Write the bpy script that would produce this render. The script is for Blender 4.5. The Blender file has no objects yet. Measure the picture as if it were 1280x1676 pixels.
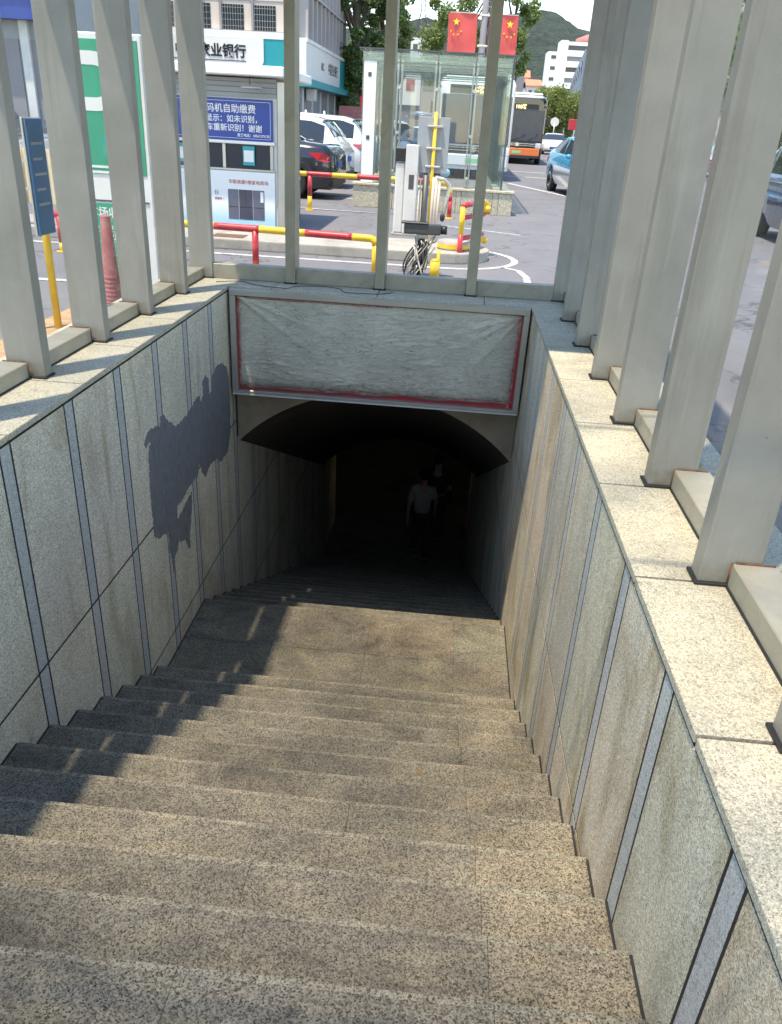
import bpy, bmesh, math, random
from mathutils import Vector, Matrix
from math import radians, sin, cos, pi
random.seed(7)
S = bpy.context.scene
C = S.collection

# ---------------------------------------------------------------- camera, sky, sun, exposure
cam_d = bpy.data.cameras.new('camera'); cam = bpy.data.objects.new('camera', cam_d); C.objects.link(cam)
yaw, pitch, roll = -0.05677794, -0.4610913, 0.05834912
F = Vector((sin(yaw)*cos(pitch), cos(yaw)*cos(pitch), sin(pitch)))
r0 = Vector((cos(yaw), -sin(yaw), 0)); u0 = r0.cross(F)
R_ = cos(roll)*r0 + sin(roll)*u0; U_ = R_.cross(F)
cam.matrix_world = Matrix(((R_.x, U_.x, -F.x, 0), (R_.y, U_.y, -F.y, 0), (R_.z, U_.z, -F.z, 1.5), (0, 0, 0, 1)))
cam_d.sensor_fit = 'HORIZONTAL'; cam_d.sensor_width = 36; cam_d.lens = 35.974
cam_d.clip_start = 0.05; cam_d.clip_end = 6000
S.camera = cam

SUN = Vector((0.20, 0.245, -1)).normalized()            # direction the light travels
sun_el = math.asin(-SUN.z)
w = bpy.data.worlds.new('World'); S.world = w; w.use_nodes = True
nt = w.node_tree; nt.nodes.clear()
sky = nt.nodes.new('ShaderNodeTexSky'); sky.sky_type = 'NISHITA'; sky.sun_disc = False
sky.sun_elevation = sun_el; sky.sun_rotation = math.atan2(-SUN.x, -SUN.y)
sky.air_density = 1.0; sky.dust_density = 0.0; sky.ozone_density = 2.0
bg = nt.nodes.new('ShaderNodeBackground'); bg.inputs['Strength'].default_value = 0.15
ow = nt.nodes.new('ShaderNodeOutputWorld')
nt.links.new(sky.outputs[0], bg.inputs['Color']); nt.links.new(bg.outputs[0], ow.inputs['Surface'])
ld = bpy.data.lights.new('sun', 'SUN'); ld.energy = 2.1; ld.angle = radians(1.0); ld.color = (1, 0.95, 0.86)
lo = bpy.data.objects.new('sun', ld); C.objects.link(lo)
lo.rotation_euler = SUN.to_track_quat('-Z', 'Y').to_euler(); lo.location = (-5, -5, 30)
S.view_settings.view_transform = 'Standard'; S.view_settings.look = 'None'
S.view_settings.use_white_balance = True; S.view_settings.white_balance_temperature = 8000
S.view_settings.gamma = 1; S.view_settings.exposure = 1.62

# ---------------------------------------------------------------- materials
def lin(c):
    return tuple((x/12.92 if x <= .04045 else ((x+.055)/1.055)**2.4) for x in c)
def newmat(name):
    m = bpy.data.materials.new(name); m.use_nodes = True
    n = m.node_tree; b = n.nodes['Principled BSDF']
    return m, n, b
def N(n, t, **kw):
    x = n.nodes.new(t)
    for k, v in kw.items():
        if k in x.inputs.keys(): x.inputs[k].default_value = v
        else: setattr(x, k, v)
    return x
def ramp(n, fac, stops, interp='LINEAR'):
    r = n.nodes.new('ShaderNodeValToRGB'); r.color_ramp.interpolation = interp
    e = r.color_ramp.elements
    while len(e) < len(stops): e.new(0.5)
    for i, (p, c) in enumerate(stops):
        e[i].position = p; e[i].color = (c[0], c[1], c[2], 1) if hasattr(c, '__len__') else (c, c, c, 1)
    n.links.new(fac, r.inputs[0]); return r.outputs[0]
def mix(n, a, b, fac, mode='MIX'):
    x = n.nodes.new('ShaderNodeMix'); x.data_type = 'RGBA'; x.blend_type = mode
    for s, v in ((0, fac), (6, a), (7, b)):
        if hasattr(v, 'is_output'): n.links.new(v, x.inputs[s])
        else: x.inputs[s].default_value = (v if s == 0 else (v[0], v[1], v[2], 1))
    return x.outputs[2]
def coords(n, scale=(1, 1, 1)):
    g = n.nodes.new('ShaderNodeNewGeometry')
    if scale == (1, 1, 1): return g.outputs['Position']
    mp = n.nodes.new('ShaderNodeMapping'); mp.inputs['Scale'].default_value = scale
    n.links.new(g.outputs['Position'], mp.inputs[0]); return mp.outputs[0]
def ocoords(n, scale=(1, 1, 1)):
    g = n.nodes.new('ShaderNodeTexCoord')
    mp = n.nodes.new('ShaderNodeMapping'); mp.inputs['Scale'].default_value = scale
    n.links.new(g.outputs['Object'], mp.inputs[0]); return mp.outputs[0]
def noise(n, co, scale, detail=4, rough=.6, dist=0):
    x = N(n, 'ShaderNodeTexNoise', Scale=scale, Detail=detail, Roughness=rough, Distortion=dist)
    n.links.new(co, x.inputs['Vector']); return x.outputs['Fac']
def bump(n, b, h, strength=.3, dist=.01):
    x = N(n, 'ShaderNodeBump', Strength=strength, Distance=dist)
    n.links.new(h, x.inputs['Height']); n.links.new(x.outputs[0], b.inputs['Normal'])

def granite(name, light, mid, dark, scale=260, stain=.35, island=.12, stainc=(.12, .10, .07), rough=.75, tint=None, blotch=0, streak=0):
    m, n, b = newmat(name); co = coords(n)
    v = N(n, 'ShaderNodeTexVoronoi', Scale=scale); n.links.new(co, v.inputs['Vector'])
    sep = n.nodes.new('ShaderNodeSeparateColor'); n.links.new(v.outputs['Color'], sep.inputs[0])
    c1 = ramp(n, sep.outputs[0], [(0, dark), (.20, mid), (.62, light), (1.0, tuple(min(1, q*1.25) for q in light))])
    v2 = N(n, 'ShaderNodeTexVoronoi', Scale=scale*.45); n.links.new(co, v2.inputs['Vector'])
    sep2 = n.nodes.new('ShaderNodeSeparateColor'); n.links.new(v2.outputs['Color'], sep2.inputs[0])
    k = ramp(n, sep2.outputs[1], [(.0, .60), (.35, .95), (1, 1.12)])
    c2 = mix(n, c1, k, .8, 'MULTIPLY')
    nz = noise(n, co, 1.3, 5, .65, .6)
    st = ramp(n, nz, [(.38, 0), (.72, 1)])
    mm = n.nodes.new('ShaderNodeMath'); mm.operation = 'MULTIPLY'; mm.inputs[1].default_value = stain
    n.links.new(st, mm.inputs[0])
    c3 = mix(n, c2, stainc, mm.outputs[0])
    if streak:
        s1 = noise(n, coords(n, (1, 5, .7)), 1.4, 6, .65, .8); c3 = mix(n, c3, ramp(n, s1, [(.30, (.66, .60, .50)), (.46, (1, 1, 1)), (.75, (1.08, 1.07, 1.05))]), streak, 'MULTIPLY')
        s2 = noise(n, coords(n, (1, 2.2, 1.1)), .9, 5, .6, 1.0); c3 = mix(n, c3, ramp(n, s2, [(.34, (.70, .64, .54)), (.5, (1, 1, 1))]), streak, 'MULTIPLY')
    if blotch:
        b1 = noise(n, coords(n, (.8, 1.6, 1.6)), 2.6, 7, .7, 1.2); c3 = mix(n, c3, ramp(n, b1, [(.30, (.52, .52, .55)), (.5, (1, 1, 1)), (.72, (1.35, 1.28, 1.12))]), blotch, 'MULTIPLY')
        b2 = noise(n, coords(n, (1, 1, 1)), 9, 5, .7, .5); c3 = mix(n, c3, (.035, .028, .02), ramp(n, b2, [(.62, 0), (.8, .6)]))
    g = n.nodes.new('ShaderNodeNewGeometry')
    ri = ramp(n, g.outputs['Random Per Island'], [(0, (1-island, 1-island*.8, 1-island*.9)), (.35, (1, 1, 1)), (.6, (1-island*.7, 1-island*.15, 1-island*.5)), (1, tint or (1+island*.5, 1, 1-island*.4))])
    c4 = mix(n, c3, ri, 1, 'MULTIPLY')
    n.links.new(c4, b.inputs['Base Color'])
    b.inputs['Roughness'].default_value = rough
    bump(n, b, sep.outputs[1], .12, .002)
    return m
def paint(name, col, rough=.4, metal=0, var=.12, vs=3, dirt=None, coat=0):
    m, n, b = newmat(name); co = coords(n)
    nz = noise(n, co, vs, 6, .65)
    r = ramp(n, nz, [(.3, tuple(c*(1-var) for c in col)), (.7, tuple(min(1, c*(1+var)) for c in col))])
    if dirt:
        nz2 = noise(n, co, vs*.7, 8, .7, 1.0)
        r = mix(n, r, dirt, ramp(n, nz2, [(.52, 0), (.72, .75)]))
    n.links.new(r, b.inputs['Base Color'])
    b.inputs['Roughness'].default_value = rough; b.inputs['Metallic'].default_value = metal
    b.inputs['Coat Weight'].default_value = coat
    return m
def emit(name, col, st):
    m, n, b = newmat(name); b.inputs['Emission Color'].default_value = (*col, 1); b.inputs['Emission Strength'].default_value = st
    b.inputs['Base Color'].default_value = (*col, 1); return m
def glassm(name, tint=(.82, .9, .88), refl=.08, gloss_rough=.02, dirt=0.0):
    m, n, b = newmat(name); n.nodes.remove(b)
    out = [x for x in n.nodes if x.type == 'OUTPUT_MATERIAL'][0]
    t = N(n, 'ShaderNodeBsdfTransparent'); t.inputs[0].default_value = (*tint, 1)
    g = N(n, 'ShaderNodeBsdfGlossy'); g.inputs['Roughness'].default_value = gloss_rough
    lw = N(n, 'ShaderNodeLayerWeight'); lw.inputs['Blend'].default_value = .5
    pw = n.nodes.new('ShaderNodeMath'); pw.operation = 'POWER'; pw.inputs[1].default_value = 5.0
    n.links.new(lw.outputs['Facing'], pw.inputs[0])
    ma = n.nodes.new('ShaderNodeMath'); ma.operation = 'MULTIPLY_ADD'; ma.inputs[1].default_value = .3; ma.inputs[2].default_value = refl*.5
    ma.use_clamp = True
    n.links.new(pw.outputs[0], ma.inputs[0])
    mx = n.nodes.new('ShaderNodeMixShader'); n.links.new(ma.outputs[0], mx.inputs[0]); n.links.new(t.outputs[0], mx.inputs[1]); n.links.new(g.outputs[0], mx.inputs[2])
    last = mx.outputs[0]
    if dirt:
        d = N(n, 'ShaderNodeBsdfDiffuse'); d.inputs[0].default_value = (.55, .62, .6, 1)
        nz = noise(n, coords(n), 1.7, 6, .6)
        rr = ramp(n, nz, [(.3, dirt*.4), (.8, dirt*1.5)])
        m2 = n.nodes.new('ShaderNodeMixShader'); n.links.new(rr, m2.inputs[0]); n.links.new(last, m2.inputs[1]); n.links.new(d.outputs[0], m2.inputs[2]); last = m2.outputs[0]
    n.links.new(last, out.inputs['Surface'])
    return m

M = {}
M['wall'] = granite('wall_granite', (.80, .735, .61), (.56, .515, .425), (.20, .185, .155), 300, .24, .09, (.24, .20, .14), .8, (1.02, 1.03, .99), 0, .75)
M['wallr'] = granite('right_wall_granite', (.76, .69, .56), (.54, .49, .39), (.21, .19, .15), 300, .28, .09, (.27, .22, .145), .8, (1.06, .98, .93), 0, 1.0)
M['strip'] = granite('strip_granite', (.54, .55, .54), (.44, .45, .44), (.27, .28, .275), 330, .12, .05, (.22, .22, .20))
M['coping'] = granite('coping_granite', (.56, .525, .45), (.43, .40, .34), (.22, .205, .175), 330, .35, .12, (.25, .22, .17), .8, None, .35)
M['step'] = granite('step_granite', (.245, .222, .188), (.105, .095, .080), (.018, .014, .012), 235, .5, .14, (.06, .048, .036), .75, None, .9)
M['stepdirty'] = granite('step_granite_dirty', (.20, .18, .152), (.088, .079, .067), (.015, .013, .011), 235, .5, .12, (.05, .04, .03), .8, None, .8)
M['stepworn'] = granite('step_granite_worn', (.275, .25, .213), (.125, .113, .095), (.022, .02, .017), 235, .4, .12, (.08, .066, .05), .6, None, .7)
M['plinth'] = granite('plinth_granite', (.55, .50, .40), (.42, .38, .30), (.25, .22, .18), 120, .25, .08, (.26, .22, .16))
M['seal'] = paint('black_sealant', (.018, .018, .02), .6, 0, .3, 30)
M['postb'] = paint('post_paint_olive', (.34, .325, .25), .5, .1, .14, 3, (.22, .19, .13))
m, n, b = newmat('post_paint'); co = coords(n)
c = ramp(n, noise(n, co, 1.8, 6, .65, .4), [(.3, (.255, .25, .225)), (.7, (.345, .34, .31))])
c = mix(n, c, (.215, .205, .165), ramp(n, noise(n, coords(n, (9, 9, .55)), 1.0, 5, .7, .3), [(.54, 0), (.74, .8)]))
c = mix(n, c, (.41, .40, .37), ramp(n, noise(n, coords(n, (14, 14, .9)), 1.0, 4, .7), [(.60, 0), (.75, .5)]))
c = mix(n, c, (.12, .09, .06), ramp(n, noise(n, co, 38, 6, .8), [(.66, 0), (.74, .7)]))
spz = n.nodes.new('ShaderNodeSeparateXYZ'); n.links.new(co, spz.inputs[0]); mz = N(n, 'ShaderNodeMapRange'); n.links.new(spz.outputs['Z'], mz.inputs[0]); mz.inputs[1].default_value = .32; mz.inputs[2].default_value = .2
mz2 = N(n, 'ShaderNodeMath', operation='MULTIPLY'); n.links.new(mz.outputs[0], mz2.inputs[0]); n.links.new(ramp(n, noise(n, co, 16, 5, .7), [(.4, 0), (.7, .8)]), mz2.inputs[1]); c = mix(n, c, (.17, .13, .09), mz2.outputs[0])
n.links.new(c, b.inputs['Base Color']); b.inputs['Roughness'].default_value = .5; b.inputs['Metallic'].default_value = .15; bump(n, b, noise(n, coords(n, (1, 1, .15)), 8, 4, .6), .12, .01); M['post'] = m
M['sill'] = paint('sill_paint', (.34, .325, .27), .5, .15, .12, 5, (.24, .20, .15))
M['rust'] = paint('rust_weld', (.16, .08, .045), .8, 0, .5, 40)
M['darksteel'] = paint('dark_steel', (.10, .105, .11), .5, .5)
M['alu'] = paint('aluminium', (.50, .495, .46), .35, .6, .1, 2)
M['white'] = paint('white_paint', (.78, .78, .76), .45, 0, .05, 2)
M['offwhite'] = paint('aged_white', (.62, .62, .60), .5, 0, .10, 2, (.42, .40, .36))
M['black'] = paint('black_plastic', (.02, .02, .022), .45)
M['rubber'] = paint('tyre_rubber', (.025, .025, .026), .85)
M['red'] = paint('red_paint', (.50, .035, .05), .4, 0, .18, 9, coat=.3)
M['yellow'] = paint('yellow_paint', (.78, .50, .03), .4, 0, .12, 9, coat=.3)
M['conc'] = paint('concrete', (.36, .345, .31), .9, 0, .2, 4, (.22, .20, .17))
M['plaster'] = paint('brown_plaster', (.32, .265, .19), .9, 0, .2, 3, (.17, .13, .09))
M['vaultshade'] = paint('shade_darkened_plaster', (.06, .05, .038), .9, 0, .3, 2, (.03, .025, .02))  # vault plaster darkened in colour to deepen the underpass shade
M['hall'] = paint('dark_hall_plaster', (.05, .05, .052), .9, 0, .2, 1)  # hall colour lowered as well, shade of the far end painted in
M['teal'] = paint('teal_panel', (.0, .33, .37), .4, 0, .05)
M['blue'] = paint('blue_sign', (.02, .06, .30), .4, 0, .06)
M['green'] = paint('green_sign', (.01, .33, .19), .45, 0, .08)
M['beige'] = paint('beige_wall', (.58, .52, .46), .85, 0, .06, .6)
M['greywall'] = paint('grey_wall', (.26, .25, .27), .85, 0, .1, .5)
M['siding'] = paint('grey_siding', (.30, .33, .35), .6, 0, .05)
M['buswind'] = paint('bus_windscreen', (.05, .06, .075), .25)
M['winglass'], n_, b_ = newmat('window_glass'); b_.inputs['Base Color'].default_value = (.03, .04, .05, 1); b_.inputs['Roughness'].default_value = .06
M['glass'] = glassm('clear_glass', (.93, .965, .955), .07, .02, .05)
M['sideglass'] = glassm('side_glass', (.96, .975, .98), .05, .03, .015)
M['skin'] = paint('skin', (.42, .26, .18), .6)
M['hair'] = paint('hair', (.015, .012, .01), .6)

# ---------------------------------------------------------------- mesh helpers
class MB:
    def __init__(s): s.bm = bmesh.new()
    def box(s, a, b, mi=0, mat=None):
        x0, y0, z0 = a; x1, y1, z1 = b
        vs = [s.bm.verts.new(p) for p in ((x0,y0,z0),(x1,y0,z0),(x1,y1,z0),(x0,y1,z0),(x0,y0,z1),(x1,y0,z1),(x1,y1,z1),(x0,y1,z1))]
        if mat: 
            for v in vs: v.co = mat @ v.co
        for q in ((0,3,2,1),(4,5,6,7),(0,1,5,4),(1,2,6,5),(2,3,7,6),(3,0,4,7)):
            f = s.bm.faces.new([vs[i] for i in q]); f.material_index = mi
        return s
    def tube(s, pts, r, seg=10, mi=0, cap=True):
        pts = [Vector(p) for p in pts]; rs = r if hasattr(r, '__len__') else [r]*len(pts)
        rings = []
        t0 = (pts[1]-pts[0]).normalized()
        up = Vector((0, 0, 1)) if abs(t0.z) < .95 else Vector((1, 0, 0))
        nrm = t0.cross(up).normalized()
        for i, p in enumerate(pts):
            if i == 0: t = pts[1]-pts[0]
            elif i == len(pts)-1: t = pts[-1]-pts[-2]
            else: t = (pts[i+1]-p).normalized()+(p-pts[i-1]).normalized()
            t.normalize(); nrm = (nrm - t*nrm.dot(t)).normalized(); bn = t.cross(nrm)
            rings.append([s.bm.verts.new(p+(nrm*cos(2*pi*k/seg)+bn*sin(2*pi*k/seg))*rs[i]) for k in range(seg)])
        for a, b in zip(rings, rings[1:]):
            for k in range(seg):
                f = s.bm.faces.new((a[k], a[(k+1)%seg], b[(k+1)%seg], b[k])); f.smooth = True; f.material_index = mi
        if cap:
            for rg, rv in ((rings[0], True), (rings[-1], False)):
                f = s.bm.faces.new(rg[::-1] if rv else rg); f.material_index = mi
        return s
    def poly(s, pts, mi=0):
        f = s.bm.faces.new([s.bm.verts.new(p) for p in pts]); f.material_index = mi; return s
    def prism(s, pts, off, mi=0):
        off = Vector(off)
        a = [s.bm.verts.new(p) for p in pts]; b = [s.bm.verts.new(Vector(p)+off) for p in pts]
        n = len(a)
        fs = [s.bm.faces.new(a[::-1]), s.bm.faces.new(b)]
        for i in range(n): fs.append(s.bm.faces.new((a[i], a[(i+1)%n], b[(i+1)%n], b[i])))
        for f in fs: f.material_index = mi
        return s
    def sphere(s, c, r, seg=12, mi=0, sc=(1, 1, 1)):
        g = bmesh.ops.create_uvsphere(s.bm, u_segments=seg, v_segments=max(6, seg*2//3), radius=r)
        for v in g['verts']: v.co = Vector((v.co.x*sc[0], v.co.y*sc[1], v.co.z*sc[2])) + Vector(c)
        for v in g['verts']:
            for f in v.link_faces: f.smooth = True; f.material_index = mi
        return s
    def build(s, name, mats, parent=None, bevel=0, label=None, seg=1):
        bmesh.ops.recalc_face_normals(s.bm, faces=s.bm.faces)
        if bevel:
            es = [e for e in s.bm.edges if len(e.link_faces) == 2 and e.calc_face_angle(0) > .6]
            bmesh.ops.bevel(s.bm, geom=es, offset=bevel, segments=seg, affect='EDGES', profile=.7)
        me = bpy.data.meshes.new(name); s.bm.to_mesh(me); s.bm.free()
        for m in (mats if isinstance(mats, (list, tuple)) else [mats]): me.materials.append(M[m] if isinstance(m, str) else m)
        o = bpy.data.objects.new(name, me); C.objects.link(o)
        if parent: o.parent = parent
        if label: o['label'] = label
        return o
def frommesh(name, verts, faces, mats, parent=None, smooth=False):
    me = bpy.data.meshes.new(name); me.from_pydata(verts, [], faces); me.update()
    if smooth: me.polygons.foreach_set('use_smooth', [True]*len(me.polygons))
    for m in (mats if isinstance(mats, (list, tuple)) else [mats]): me.materials.append(M[m] if isinstance(m, str) else m)
    o = bpy.data.objects.new(name, me); C.objects.link(o)
    if parent: o.parent = parent
    return o
def thing(name, label, cat, loc=(0, 0, 0), rz=0, group=None):
    o = bpy.data.objects.new(name, None); C.objects.link(o); o.location = loc; o.rotation_euler = (0, 0, rz)
    o['label'] = label; o['category'] = cat
    if group: o['group'] = group
    o.empty_display_size = .2
    return o
def tag(o, label, cat, group=None):
    o['label'] = label; o['category'] = cat
    if group: o['group'] = group
    return o
def struct(o): o['kind'] = 'structure'; return o
def dup(root, loc, rz, label):
    r = root.copy(); C.objects.link(r); r.location = loc; r.rotation_euler = (0, 0, rz); r['label'] = label
    for ch in list(root.children):
        c = ch.copy(); C.objects.link(c); c.parent = r
        for g in list(ch.children):
            d = g.copy(); C.objects.link(d); d.parent = c
    return r
def text(s, size, loc, rot, mat, parent, align='LEFT', bold=0, sx=1, name='lettering', depth=.0015, yalign='BOTTOM_BASELINE', space=1):
    cu = bpy.data.curves.new('t', 'FONT'); cu.body = s; cu.size = size; cu.align_x = align; cu.offset = bold; cu.extrude = depth
    cu.resolution_u = 2; cu.space_character = space
    to = bpy.data.objects.new('t', cu)
    C.objects.link(to)
    dg = bpy.context.evaluated_depsgraph_get()
    me = bpy.data.meshes.new_from_object(to.evaluated_get(dg)); me.name = name
    bpy.data.objects.remove(to); bpy.data.curves.remove(cu)
    me.transform(Matrix.Diagonal((sx, 1, 1, 1)))
    me.materials.clear(); me.materials.append(M[mat] if isinstance(mat, str) else mat)
    o = bpy.data.objects.new(name, me); C.objects.link(o); o.location = loc; o.rotation_euler = rot; o.parent = parent
    return o
FACE_Y = (pi/2, 0, 0)          # reads from -Y
FACE_X = (pi/2, 0, pi/2)       # reads from +X

# ================================================================ THE STAIRWELL
XL, XR = -1.868, .698
TR, RI = .2865, .1435
joint_z = (-1.04, -2.05, -3.06, -4.07, -5.08)
# --- staircase
stair = thing('staircase', 'speckled brown granite stairs going down to a landing and into the dark underpass', 'stairs', ((XL+XR)/2, 0, .2))
stair_inv = Matrix.Translation((-(XL+XR)/2, 0, -.2))
def sbuild(mb, name, mat, parent, inv, **k):
    for v in mb.bm.verts: v.co = inv @ v.co
    return mb.build(name, mat, parent, **k)
steps = []
for k in range(10, -7, -1): steps.append((2.69-TR*(k+1), 2.69-TR*k, -1.226+RI*k))
steps = [s for s in steps if s[2] < .2]
steps.append((2.69+TR*6, 5.53, -2.23))
for j in range(1, 24): steps.append((5.53+TR*(j-1), 5.53+TR*j, -2.23-RI*j))
rs = random.Random(3)
for i, (y0, y1, z) in enumerate(steps):
    land = (y1-y0) > .5
    mb = MB()
    cuts = [XL+.006]
    if land: cuts += [-1.1, -.42, .27]
    else:
        cuts += [rs.uniform(-1.3, -.2)] + [.27+rs.uniform(-.004, .004)]
    cuts.append(XR-.006)
    rows = [(y0-.002, y1)] if not land else [(y0-.002, (y0+y1)/2-.002), ((y0+y1)/2+.002, y1)]
    for a, b in zip(cuts, cuts[1:]):
        for ya, yb in rows:
            dz = rs.uniform(-.0006, .0006)
            y_b, y_n = (ya+.075, yb-.014) if not land else (ya+.03, yb-.03)
            if land and yb < y1-.1:
                mb.box((a+.0004, ya, z-.03+dz), (b-.0004, yb, z+dz), 0); continue
            mb.box((a+.0004, ya, z-.03+dz), (b-.0004, y_b, z+dz), 0 if land else 1)
            mb.box((a+.0004, y_b, z-.03+dz), (b-.0004, y_n, z+dz), 0)
            mb.box((a+.0004, y_n, z-.03+dz), (b-.0004, yb+.008, z+dz), 2)
            mb.box((a+.0012, max(ya, yb-.03), z-.20), (b-.0012, yb, z-.0305))
    o = sbuild(mb, 'landing' if land else 'step', ['step', 'stepdirty', 'stepworn'], stair, stair_inv, bevel=.0012)
    mb = MB()
    mb.box((XL-.012, y0+.02, z-.02), (XL+.009, y1-.005, z+.004)); sbuild(mb, 'sealant_joint', 'seal', o, stair_inv)
    mb = MB(); mb.box((XR-.009, y0+.02, z-.02), (XR+.012, y1-.005, z+.004)); sbuild(mb, 'sealant_joint', 'seal', o, stair_inv)
mb = MB()     # body under the treads
prof = [(-.6, .165)]
for (y0, y1, z) in steps: prof += [(y0-.002, z-.033), (y1-.004, z-.033)]
ye, ze = steps[-1][1], steps[-1][2]
prof += [(ye, ze-.6), (-.6, -6.4)]
mb.prism([(XL-.02, y, z) for y, z in prof], (XR-XL+.04, 0, 0))
sbuild(mb, 'stair_body', 'seal', stair, stair_inv)
mb = MB(); mb.box((-2.5, -2.5, .0), (1.4, steps[0][0]-.003, .2)); o = mb.build('entrance_platform', 'step'); struct(o)
FLOOR = steps[-1][2]
mb = MB(); mb.box((-3.5, ye+.001, FLOOR-.3), (2.5, 20.5, FLOOR-.02)); o = mb.build('underpass_floor', 'step'); struct(o)
# small things lying on the steps
o = MB().box((-.02, -.008, 0), (.02, .008, .006)).build('cigarette_butt', 'black', None, .002); o.location = (-.585, 2.40, -1.226+.0015); o.rotation_euler = (0, 0, 1.2)
tag(o, 'small black scrap of litter lying on a step left of the middle', 'litter')

# --- retaining walls
def granite_wall(nm, label, xf, sgn, y0, y1):
    """xf inner face, sgn direction out of the stairwell"""
    t = thing(nm, label, 'wall', (xf, 3.5, .2)); inv = Matrix.Translation((-xf, -3.5, -.2))
    mb = MB(); xa, xb = sorted((xf+sgn*.0012, xf+sgn*.40))
    mb.prism([(xa, y0, .157), (xa, y0, -6.4), (xa, y1, -6.4), (xa, y1, -1.3), (xa, 6.81, -1.2), (xa, 6.81, .157)], (xb-xa, 0, 0)); sbuild(mb, 'wall_core', 'seal', t, inv)
    pan = MB(); st = MB()
    zt = .162
    zrows = [zt]+list(joint_z)+[-6.1]
    ks = [1.135+.6125*k for k in range(-3, 20)]
    g = .0075
    def slab(m, ya, yb, za, zb, d=0):
        if ya > 6.70:
            zb = min(zb, -1.21)
            if zb <= za: return
        x0, x1 = xf+sgn*(.0+d), xf+sgn*.03
        m.box((min(x0, x1), ya, za), (max(x0, x1), yb, zb))
    prev = y0
    for y in ks:
        if y > y1: break
        lo_, hi = max(prev, y0), min(y, y1)
        for za, zb in zip(zrows[1:], zrows):
            if hi-lo_ > .02: slab(pan, lo_+g, hi-g, za+g, zb-g)
            if y+.095 < y1: slab(st, y+g, y+.095-g, za+g, zb-g, .0004)
        prev = y+.095
    if y1-prev > .05:
        for za, zb in zip(zrows[1:], zrows): slab(pan, prev+g, y1-g, za+g, zb-g)
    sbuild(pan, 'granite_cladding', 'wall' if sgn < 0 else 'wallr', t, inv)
    sbuild(st, 'granite_strip', 'strip', t, inv)
    # coping stones, one by one
    js = [1.53+.76*k for k in range(-3, 7)]+[6.62]
    for a, b in zip(js, js[1:]):
        mb = MB(); x0, x1 = xf-sgn*.006, xf+sgn*.62
        mb.box((min(x0, x1), a+.007, .17), (max(x0, x1), b-.007, .2)); sbuild(mb, 'coping_stone', 'coping', t, inv, bevel=.002)
    mb = MB(); mb.box((min(xf+sgn*.002, xf+sgn*.6), y0, .158), (max(xf+sgn*.002, xf+sgn*.6), 6.62, .1695))
    mb2 = mb; sbuild(mb2, 'coping_bed', 'seal', t, inv)
    mb = MB(); mb.box((min(xf+sgn*.41, xf+sgn*.6), y0, -.3), (max(xf+sgn*.41, xf+sgn*.6), 7.25, .134)); sbuild(mb, 'outer_kerb', 'conc', t, inv)
    return t, inv
wl, wli = granite_wall('stairwell_wall', 'grey granite clad wall left of the stairs carrying a blob of dark grey paint', XL, -1, -.8, 13.6)
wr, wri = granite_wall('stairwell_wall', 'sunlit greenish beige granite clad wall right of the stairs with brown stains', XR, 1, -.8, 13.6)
# dark grey over-painting on the left wall
PP = [(4.544,-.428),(4.614,-.368),(4.756,-.376),(4.837,-.417),(4.864,-.348),(4.924,-.358),(4.991,-.427),(5.048,-.459),(5.134,-.525),(5.42,-.518),(5.645,-.468),(5.715,-.478),(5.727,-.546),(5.803,-.493),(5.797,-.389),(5.885,-.36),(5.961,-.413),(5.964,-.544),(6.027,-.538),(6.057,-.415),(6.19,-.374),(6.328,-.385),(6.483,-.456),(6.56,-.619),(6.524,-1.077),(6.428,-1.222),(6.192,-1.231),(6.061,-1.148),(5.898,-1.123),(5.763,-1.179),(5.664,-1.108),(5.618,-.993),(5.543,-1.083),(5.306,-1.085),(5.115,-1.114),(5.043,-1.118),(5.035,-1.218),(5.213,-1.174),(5.387,-1.148),(5.362,-1.273),(5.262,-1.498),(5.268,-1.586),(5.214,-1.542),(5.155,-1.455),(5.02,-1.395),(4.972,-1.45),(4.917,-1.473),(4.879,-1.586),(4.855,-1.438),(4.827,-1.317),(4.835,-1.218),(4.724,-1.185),(4.651,-1.171),(4.582,-1.122),(4.573,-1.033),(4.569,-.749),(4.612,-.498),(4.652,-.448),(4.564,-.461)]
fine = []
rp = random.Random(5)
for a, b in zip(PP, PP[1:]+PP[:1]):
    n_ = max(1, int(math.dist(a, b)/.016))
    for q in range(n_):
        t_ = q/n_; j = .011 if q else 0
        fine.append((a[0]+(b[0]-a[0])*t_+rp.uniform(-j, j), a[1]+(b[1]-a[1])*t_+rp.uniform(-j, j)))
m, n, b = newmat('slate_paint'); co = coords(n, (1, 1, 1)); mp = coords(n, (1, 4, 1.2))
nz = noise(n, mp, 9, 8, .75, .8); nz2 = noise(n, co, 2.2, 4, .6)
c = ramp(n, nz, [(.3, (.12, .13, .148)), (.72, (.27, .28, .295))]); c = mix(n, c, (.17, .15, .155), ramp(n, nz2, [(.55, 0), (.75, .7)]))
n.links.new(c, b.inputs['Base Color']); b.inputs['Roughness'].default_value = .7; bump(n, b, nz, .4, .004); M['slate'] = m
mb = MB(); mb.prism([(XL+.0022, y, z) for y, z in fine], (-.0019, 0, 0)); sbuild(mb, 'paint_patch', 'slate', wl, wli, label='dark slate grey paint brushed over the granite')
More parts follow.
